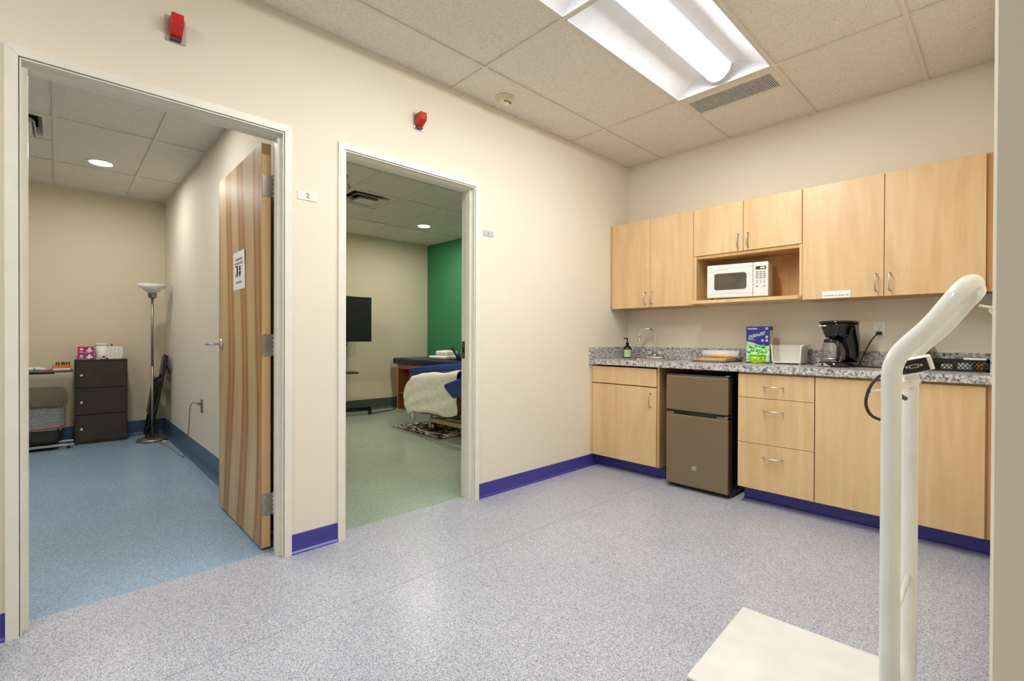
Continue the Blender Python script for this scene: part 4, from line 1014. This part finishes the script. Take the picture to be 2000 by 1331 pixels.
# waste bin
t = thing('waste_bin', (-4.03, -4.15, 0), 'charcoal waste bin with a clear plastic liner under the overbed table', 'bin')
def brect(w, d, z): return [Vector((p.x, p.y, z)) for p in rrect((-4.03, -4.155, 0), (1, 0, 0), (0, 1, 0), d, w, .045, 5)]
b = MB(); rs = [brect(.40, .16, .001), brect(.43, .175, .2), brect(.47, .21, .385), brect(.46, .2, .385), brect(.42, .165, .2), brect(.39, .15, .012)]
VV = [[b.bm.verts.new(p) for p in r] for r in rs]
for A, B in zip(VV, VV[1:]):
    for k in range(len(A)):
        f = b.bm.faces.new((A[k], A[(k+1) % len(A)], B[(k+1) % len(A)], B[k])); f.smooth = True
b.bm.faces.new(VV[0][::-1]); b.bm.faces.new(VV[-1])
part('body', b, 'bin_charcoal', t)
b = MB(); n = 60; rng = random.Random(3)
base_r = rrect((-4.03, -4.155, 0), (1, 0, 0), (0, 1, 0), .222, .485, .05, 14); n = len(base_r)
wob = [rng.uniform(-1, 1) for _ in range(n)]
rows = []
for zi, (z, ex) in enumerate(((.20, -.004), (.235, .002), (.28, .006), (.33, .005), (.37, .007), (.402, .004), (.41, -.012), (.37, -.03))):
    row = []
    for k, p in enumerate(base_r):
        c = Vector((-4.03, -4.155, 0)); d = (p-c).normalized()
        row.append(b.bm.verts.new(p+d*(ex+.007*wob[(k+zi) % n]*(zi > 0))+V(0, 0, z+.008*math.sin(k*.9+zi)*(zi < 6)+.012*wob[k]*(zi == 0))))
    rows.append(row)
for A, B in zip(rows, rows[1:]):
    for k in range(n):
        f = b.bm.faces.new((A[k], A[(k+1) % n], B[(k+1) % n], B[k])); f.smooth = True
part('liner', b, 'liner_film', t, 'clear crinkled plastic liner')
part('drawstring', MB().tube([p+(p-V(-4.03, -4.155, 0)).normalized()*.008+V(0, 0, .225+.02*math.sin(k*.17)) for k, p in enumerate(base_r)], .006, 6, closed=True), 'drawstring', t, 'red drawstring')
# floor lamp
lx, ly = -3.80, -3.225
t = thing('floor_lamp', (lx, ly, 0), 'tall grey torchiere floor lamp with a white glass bowl in room 2', 'lamp')
part('base', MB().lathe([(0, 0), (.135, 0), (.14, .006), (.138, .022), (.12, .03), (.03, .036), (0, .038)], (lx, ly, 0), n=40), 'lamp_metal', t)
part('pole', MB().cyl((lx, ly, .036), (lx, ly, .8), .0125, 16).cyl((lx, ly, .8), (lx, ly, 1.53), .0115, 16), 'lamp_metal', t)
part('socket', MB().lathe([(.012, 0), (.028, .006), (.038, .02), (.04, .045), (.036, .062), (0, .062)], (lx, ly, 1.52)), 'lamp_metal', t)
part('switch_knob', MB().cyl((lx+.036, ly-.012, 1.555), (lx+.056, ly-.018, 1.555), .007, 12), 'dark_grey', t)
part('shade', MB().lathe([(.03, .062), (.045, .066), (.145, .152), (.141, .152), (.043, .071), (.03, .066)], (lx, ly, 1.52), n=40), 'frosted_glass', t, 'white frosted glass bowl shade')
# folding chair leaning on the partition
t = thing('folding_chair', (-3.95, -3.13, 0), 'black folding chair leaning folded against the partition behind the lamp', 'chair')
lean = math.atan2(.13, .93)
CM = Matrix.Translation((-4.2, -3.225, .004)) @ Matrix.Rotation(math.radians(-4), 4, 'Z') @ Matrix.Rotation(-lean, 4, 'X')
def cp(name, b): return part(name, b.xform(CM), 'black_plastic', t)
for x in (0, .40):
    cp('front_leg', MB().tube([(x, .0, .012), (x, .02, .45), (x, .03, .86), (x+(.03 if x == 0 else -.03), .032, .915)], .0125, 10))
    cp('rear_leg', MB().tube([(x+(.028 if x == 0 else -.028), -.03, .012), (x+(.028 if x == 0 else -.028), -.022, .4), (x+(.028 if x == 0 else -.028), .0, .66)], .0115, 10))
    cp('pivot', MB().box((x-.006+(.014 if x == 0 else -.014), -.04, .56), (x+.006+(.014 if x == 0 else -.014), .03, .64), .003))
cp('backrest', MB().box((.0, .008, .70), (.40, .03, .90), .01))
cp('seat', MB().box((.04, -.05, .26), (.36, -.012, .66), .012))
cp('front_crossbar', MB().cyl((0, .004, .12), (.4, .004, .12), .009, 10))
cp('rear_crossbar', MB().cyl((.028, -.03, .1), (.372, -.03, .1), .009, 10))
# outlet on the partition and the lamp cord
outlet('partition_outlet', (-2.30, -3.05, .515), (1, 0, 0), (0, -1, 0), 'steel outlet low on the partition with the lamp plug in it', mat='nickel')
t = thing('lamp_cord', (-2.9, -3.1, 0), 'thin brown lamp cord from the partition outlet down to the floor', 'cord')
part('plug', MB().box((-2.325, -3.085, .523), (-2.295, -3.0585, .545), .004), 'cord_tan', t)
part('cable', MB().tube(bez([(-2.325, -3.075, .535), (-2.45, -3.095, .53), (-2.54, -3.10, .47), (-2.56, -3.105, .3), (-2.62, -3.11, .12), (-2.7, -3.12, .02), (-2.9, -3.13, .006), (-3.3, -3.15, .006), (-3.55, -3.18, .006), (-3.66, -3.2, .012)], 7), .0045, 8), 'cord_tan', t)
single('foot_switch', MB().box((-3.63, -3.165, .0008), (-3.56, -3.13, .02), .006), 'pale_grey', 'small grey switch on the floor by the lamp base', 'switch')

# ================================================================== EXAM ROOM 1
# television on a rolling stand
t = thing('rolling_television', (-3.92, -1.15, 0), 'black flat screen television on a rolling stand in room 1', 'television')
tv = part('housing', MB().box((-3.925, -1.72, 1.055), (-3.885, -.652, 1.70), .006), 'black_plastic', t)
part('screen', MB().box((-3.8848, -1.71, 1.075), (-3.8838, -.662, 1.69)), 'screen_black', tv)
part('column', MB().box((-4.0, -1.23, .1), (-3.94, -1.14, 1.5), .006), 'black_plastic', t)
part('wall_mount', MB().box((-3.955, -1.35, 1.25), (-3.926, -1.02, 1.5)), 'black_plastic', t)
part('shelf', MB().prism([(-4.05, -1.6, .61), (-3.74, -1.6, .61), (-3.74, -.92, .61), (-4.05, -.86, .61)], (0, 0, .018), .003), 'black_plastic', t)
part('base', MB().box((-4.1, -1.2, .075), (-3.82, -1.16, .11), .005).tube([(-3.99, -1.7, .09), (-3.95, -1.18, .1), (-3.86, -.68, .085)], [.025, .035, .028], 12), 'black_plastic', t)
for y in (-1.66, -.69):
    c = part('caster', MB().cyl((-3.865, y-.012, .033), (-3.865, y+.012, .033), .033, 20), 'black_plastic', t)
    part('caster_fork', MB().box((-3.885, y-.02, .03), (-3.845, y-.014, .075)).box((-3.885, y+.014, .03), (-3.845, y+.02, .075)).box((-3.885, y-.02, .07), (-3.845, y+.02, .078)), 'dark_grey', c)
part('cable', MB().tube(bez([(-3.93, -.98, 1.06), (-3.93, -1.02, 1.0), (-3.95, -1.08, .92), (-3.96, -1.1, .7), (-3.96, -1.1, .2)], 6), .005, 8), 'black_plastic', t)
single('floor_cable', MB().tube(bez([(-3.88, -.66, .006), (-3.95, -.45, .006), (-3.98, -.3, .006), (-4.1, -.15, .006), (-4.16, -.1, .006)], 6), .0055, 8), 'black_plastic', 'black cable on the sage floor from the television to the table', 'cord')
# treatment table
t = thing('treatment_table', (-3.2, .2, 0), 'wooden treatment table with a thick navy padded top along the green wall', 'table')
TX0, TX1, TY0, TY1 = -4.13, -2.2, -.085, .53
part('end_panel', MB().box((TX0, TY0, 0), (TX0+.022, TY1, .70)), 'cherry', t)
part('end_panel', MB().box((TX1-.022, TY0, 0), (TX1, TY1, .70)), 'cherry', t)
part('back_panel', MB().box((TX0+.022, TY0+.34, .05), (TX1-.022, TY0+.356, .70)), 'cherry', t)
part('apron', MB().box((TX0+.022, TY0, .63), (TX1-.022, TY0+.02, .70)), 'cherry', t)
part('shelf', MB().box((TX0+.022, TY0+.01, .24), (TX1-.022, TY0+.34, .262)), 'cherry', t)
part('front_edge', MB().box((TX0-.001, TY0-.003, 0), (TX0+.024, TY0-.0002, .70)), 'maple_edge', t)
b = MB().box((TX0-.075, TY0-.05, .703), (TX1+.06, TY1+.03, .80), .035, 4)
part('padded_top', b, 'navy_vinyl', t)
# towels and strap on the table
for k, (x, y, z, sx, sy, sz, lb) in enumerate(((-3.17, .14, .8015, .42, .3, .055, 'bottom folded white towel on the navy table top'), (-3.13, .14, .8575, .28, .22, .07, 'upper folded white towel on the navy table top'))):
    b = MB().box((x-sx/2, y-sy/2, z), (x+sx/2, y+sy/2, z+sz), sz*.45, 4)
    for v in b.bm.verts: v.co.z += .006*math.sin(v.co.x*40+v.co.y*25)*(1 if v.co.z > z+sz*.5 else 0)
    t = thing('folded_towel', (x, y, z), lb, 'towel', 'folded white towels'); part('cloth', b, 'white_cloth', t)
    part('fold_line', MB().tube([(x-sx/2+.03, y-sy/2-.001, z+sz*.5), (x+sx/2-.03, y-sy/2-.001, z+sz*.5)], .0025, 6), 'pale_grey', t)
t = thing('massage_tool', (-2.75, .1, .8), 'black handled tool with a blue head lying by the towels', 'tool')
part('grip', MB().tube([(-2.90, .06, .965), (-2.80, .06, .89), (-2.70, .06, .85), (-2.58, .06, .835)], [.016, .02, .02, .017], 12), 'black_plastic', t)
part('blue_bag', MB().box((-2.88, .10, .802), (-2.6, .24, .90), .03, 3), 'royal_vinyl', t)
single('white_bottle', MB().lathe([(0, 0), (.04, 0), (.042, .01), (.042, .09), (.02, .12), (.018, .15), (0, .15)], (-2.5, .16, .8015)), 'white_plastic', 'white bottle at the right end of the navy table top', 'bottle')
# bed
t = thing('hospital_bed', (-1.9, -.45, 0), 'beige adjustable bed with a blue vinyl mattress in room 1', 'bed')
BX0, BX1 = -2.66, -.78
mp_ = [(-2.80, .575), (BX1, .60), (BX1, .835), (-1.6, .828), (-2.0, .80), (-2.55, .745), (-2.78, .722)]
part('mattress', MB().prism([(x, -.70, z) for x, z in mp_], (0, .54, 0), .022), 'royal_vinyl', t, 'blue vinyl mattress')
part('mattress_seam', MB().tube(bez([(-2.79, -.702, .66), (-2.4, -.704, .69), (-1.9, -.704, .735), (BX1, -.702, .75)], 6), .006, 8), 'navy_vinyl', t)
part('blanket_ledge', MB().box((BX0+.06, -.80, .528), (BX1, -.702, .60), .02, 2), 'white_cloth', t)
part('deck', MB().box((BX0+.03, -.75, .485), (BX1, -.18, .527), .004), 'bed_beige', t)
part('side_rail', MB().box((-2.3, -.715, .095), (BX1-.05, -.685, .145), .004), 'bed_beige', t)
part('side_rail', MB().box((-2.3, -.235, .095), (BX1-.05, -.205, .145), .004), 'bed_beige', t)
part('cross_rail', MB().box((-2.3, -.70, .1), (-2.26, -.22, .14), .004), 'bed_beige', t)
part('lift_arm', MB().prism([(-2.0, -.5, .17), (-1.95, -.5, .14), (-1.5, -.5, .46), (-1.55, -.5, .485)], (0, .04, 0)), 'bed_beige', t)
part('lift_arm', MB().prism([(-1.0, -.5, .17), (-.95, -.5, .14), (-1.4, -.5, .46), (-1.45, -.5, .485)], (0, .04, 0)), 'bed_beige', t)
part('actuator', MB().cyl((-2.1, -.42, .17), (-1.5, -.42, .3), .03, 14), 'dark_grey', t)
part('cross_tube', MB().cyl((-2.05, -.70, .2), (-2.05, -.22, .2), .03, 14), 'cherry', t)
for x, y in ((-2.28, -.70), (-2.28, -.22), (-.86, -.70), (-.86, -.22)):
    part('corner_post', MB().cyl((x, y, .09), (x, y, .21), .019, 14), 'bed_beige', t)
    c = part('caster', MB().cyl((x+.05, y-.014, .05), (x+.05, y+.014, .05), .05, 22), 'black_plastic', t)
    part('caster_hub', MB().cyl((x+.05, y-.017, .05), (x+.05, y+.017, .05), .024, 18), 'pale_grey', c)
    part('caster_fork', MB().prism([(x-.014, y-.022, .02), (x+.014, y-.022, .02), (x+.02, y-.022, .11), (x-.02, y-.022, .11)], (0, .006, 0)).prism([(x-.014, y+.016, .02), (x+.014, y+.016, .02), (x+.02, y+.016, .11), (x-.02, y+.016, .11)], (0, .006, 0)), 'bed_beige', c)
t.location.z += .0062
t = thing('blue_pad', (-1.5, -.8, .5), 'corner of a blue vinyl pad hanging over the near side of the bed', 'pad')
b = MB().grid(lambda u, v: Vector((-1.755+.55*u, -.872-.01*math.sin(3*u), .60+.16*u-.19*v*(.18+.82*min(1, u*3.2)) + .05*(1-v)*0)), 10, 6)
o = part('cover', b, 'royal_vinyl', t); md = o.modifiers.new('thickness', 'SOLIDIFY'); md.thickness = .022; md.offset = 0
# blanket
t = thing('blanket', (-2.2, -.7, .6), 'rumpled white blanket draped over the near side of the bed', 'blanket')
rng = random.Random(11)
ph = [rng.uniform(0, 6.28) for _ in range(6)]
def lerp(t, tab):
    for (a, x), (b_, y) in zip(tab, tab[1:]):
        if t <= b_:
            k = (t-a)/(b_-a); k = k*k*(3-2*k); return x+(y-x)*k
    return tab[-1][1]
def blank(u, v):
    """u along the bed, v from the ledge over the edge down the side"""
    zt = lerp(u, [(0, .50), (.05, .57), (.13, .635), (.3, .668), (.6, .69), (1, .735)])
    zh = lerp(u, [(0, .235), (.06, .165), (.25, .225), (.5, .235), (.85, .235), (1, .27)])
    x = -2.67+1.06*u
    if v < .15:
        k = v/.15; y = -.708-.095*k; z = zt+.012*math.sin(k*PI)+.006*math.sin(11*u+ph[0])
    else:
        k = (v-.15)/.85; q = min(1, k/.12); f = k**.7
        y = -.803-.022*math.sin(q*PI/2)-.020*f*math.sin(12*u+ph[1]+1.2*k)-.012*f*math.sin(29*u+ph[2]-2*k)-.007*math.sin(17*k+9*u)*f
        z = zt+(zh-zt)*k
        x += -.06*math.sin(k*PI*.8)*(1-u)**4+.02*math.sin(6*u+ph[3])*k
    return Vector((x, y, z))
o = part('cloth', MB().grid(blank, 70, 46), 'white_cloth', t); md = o.modifiers.new('thickness', 'SOLIDIFY'); md.thickness = .008; md.offset = 1
part('hem', MB().tube([blank(k/40, .94)+V(0, -.010, 0) for k in range(41)], .004, 6), 'white_cloth', t)
part('tie_strap', MB().tube([(-2.5, -.822, .25), (-2.49, -.826, .17), (-2.47, -.824, .11)], [.014, .014, .012], 6), 'white_cloth', t)
# rug
t = thing('rug', (-2.28, -.6, 0), 'small black and cream patterned rug under the bed caster', 'rug')
part('pile', MB().box((-2.80, -.925, .0005), (-1.77, -.3, .006), .001, 1), 'rug_pattern', t)
part('border', MB().tube([(-2.80, -.925, .004), (-1.77, -.925, .004), (-1.77, -.3, .004), (-2.80, -.3, .004)], .004, 6, closed=True), 'black_matte', t)
# ceiling hooks in room 1
for k, (x, y, lb) in enumerate(((-1.80, -1.99, 'near black ceiling hook at the edge of doorway 1'), (-2.09, -1.83, 'far black ceiling hook by the air diffuser of room 1'))):
    t = thing('ceiling_hook', (x, y, RZ), lb, 'hook', 'black ceiling hooks')
    part('stem', MB().tube([(x, y, RZ+.012), (x, y, RZ-.02)], .004, 8), 'black_plastic', t)
    part('hook', MB().tube(bez([(x, y, RZ-.018), (x+.01, y+.012, RZ-.03), (x, y, RZ-.044), (x-.012, y-.012, RZ-.036)], 4), .004, 8), 'black_plastic', t)
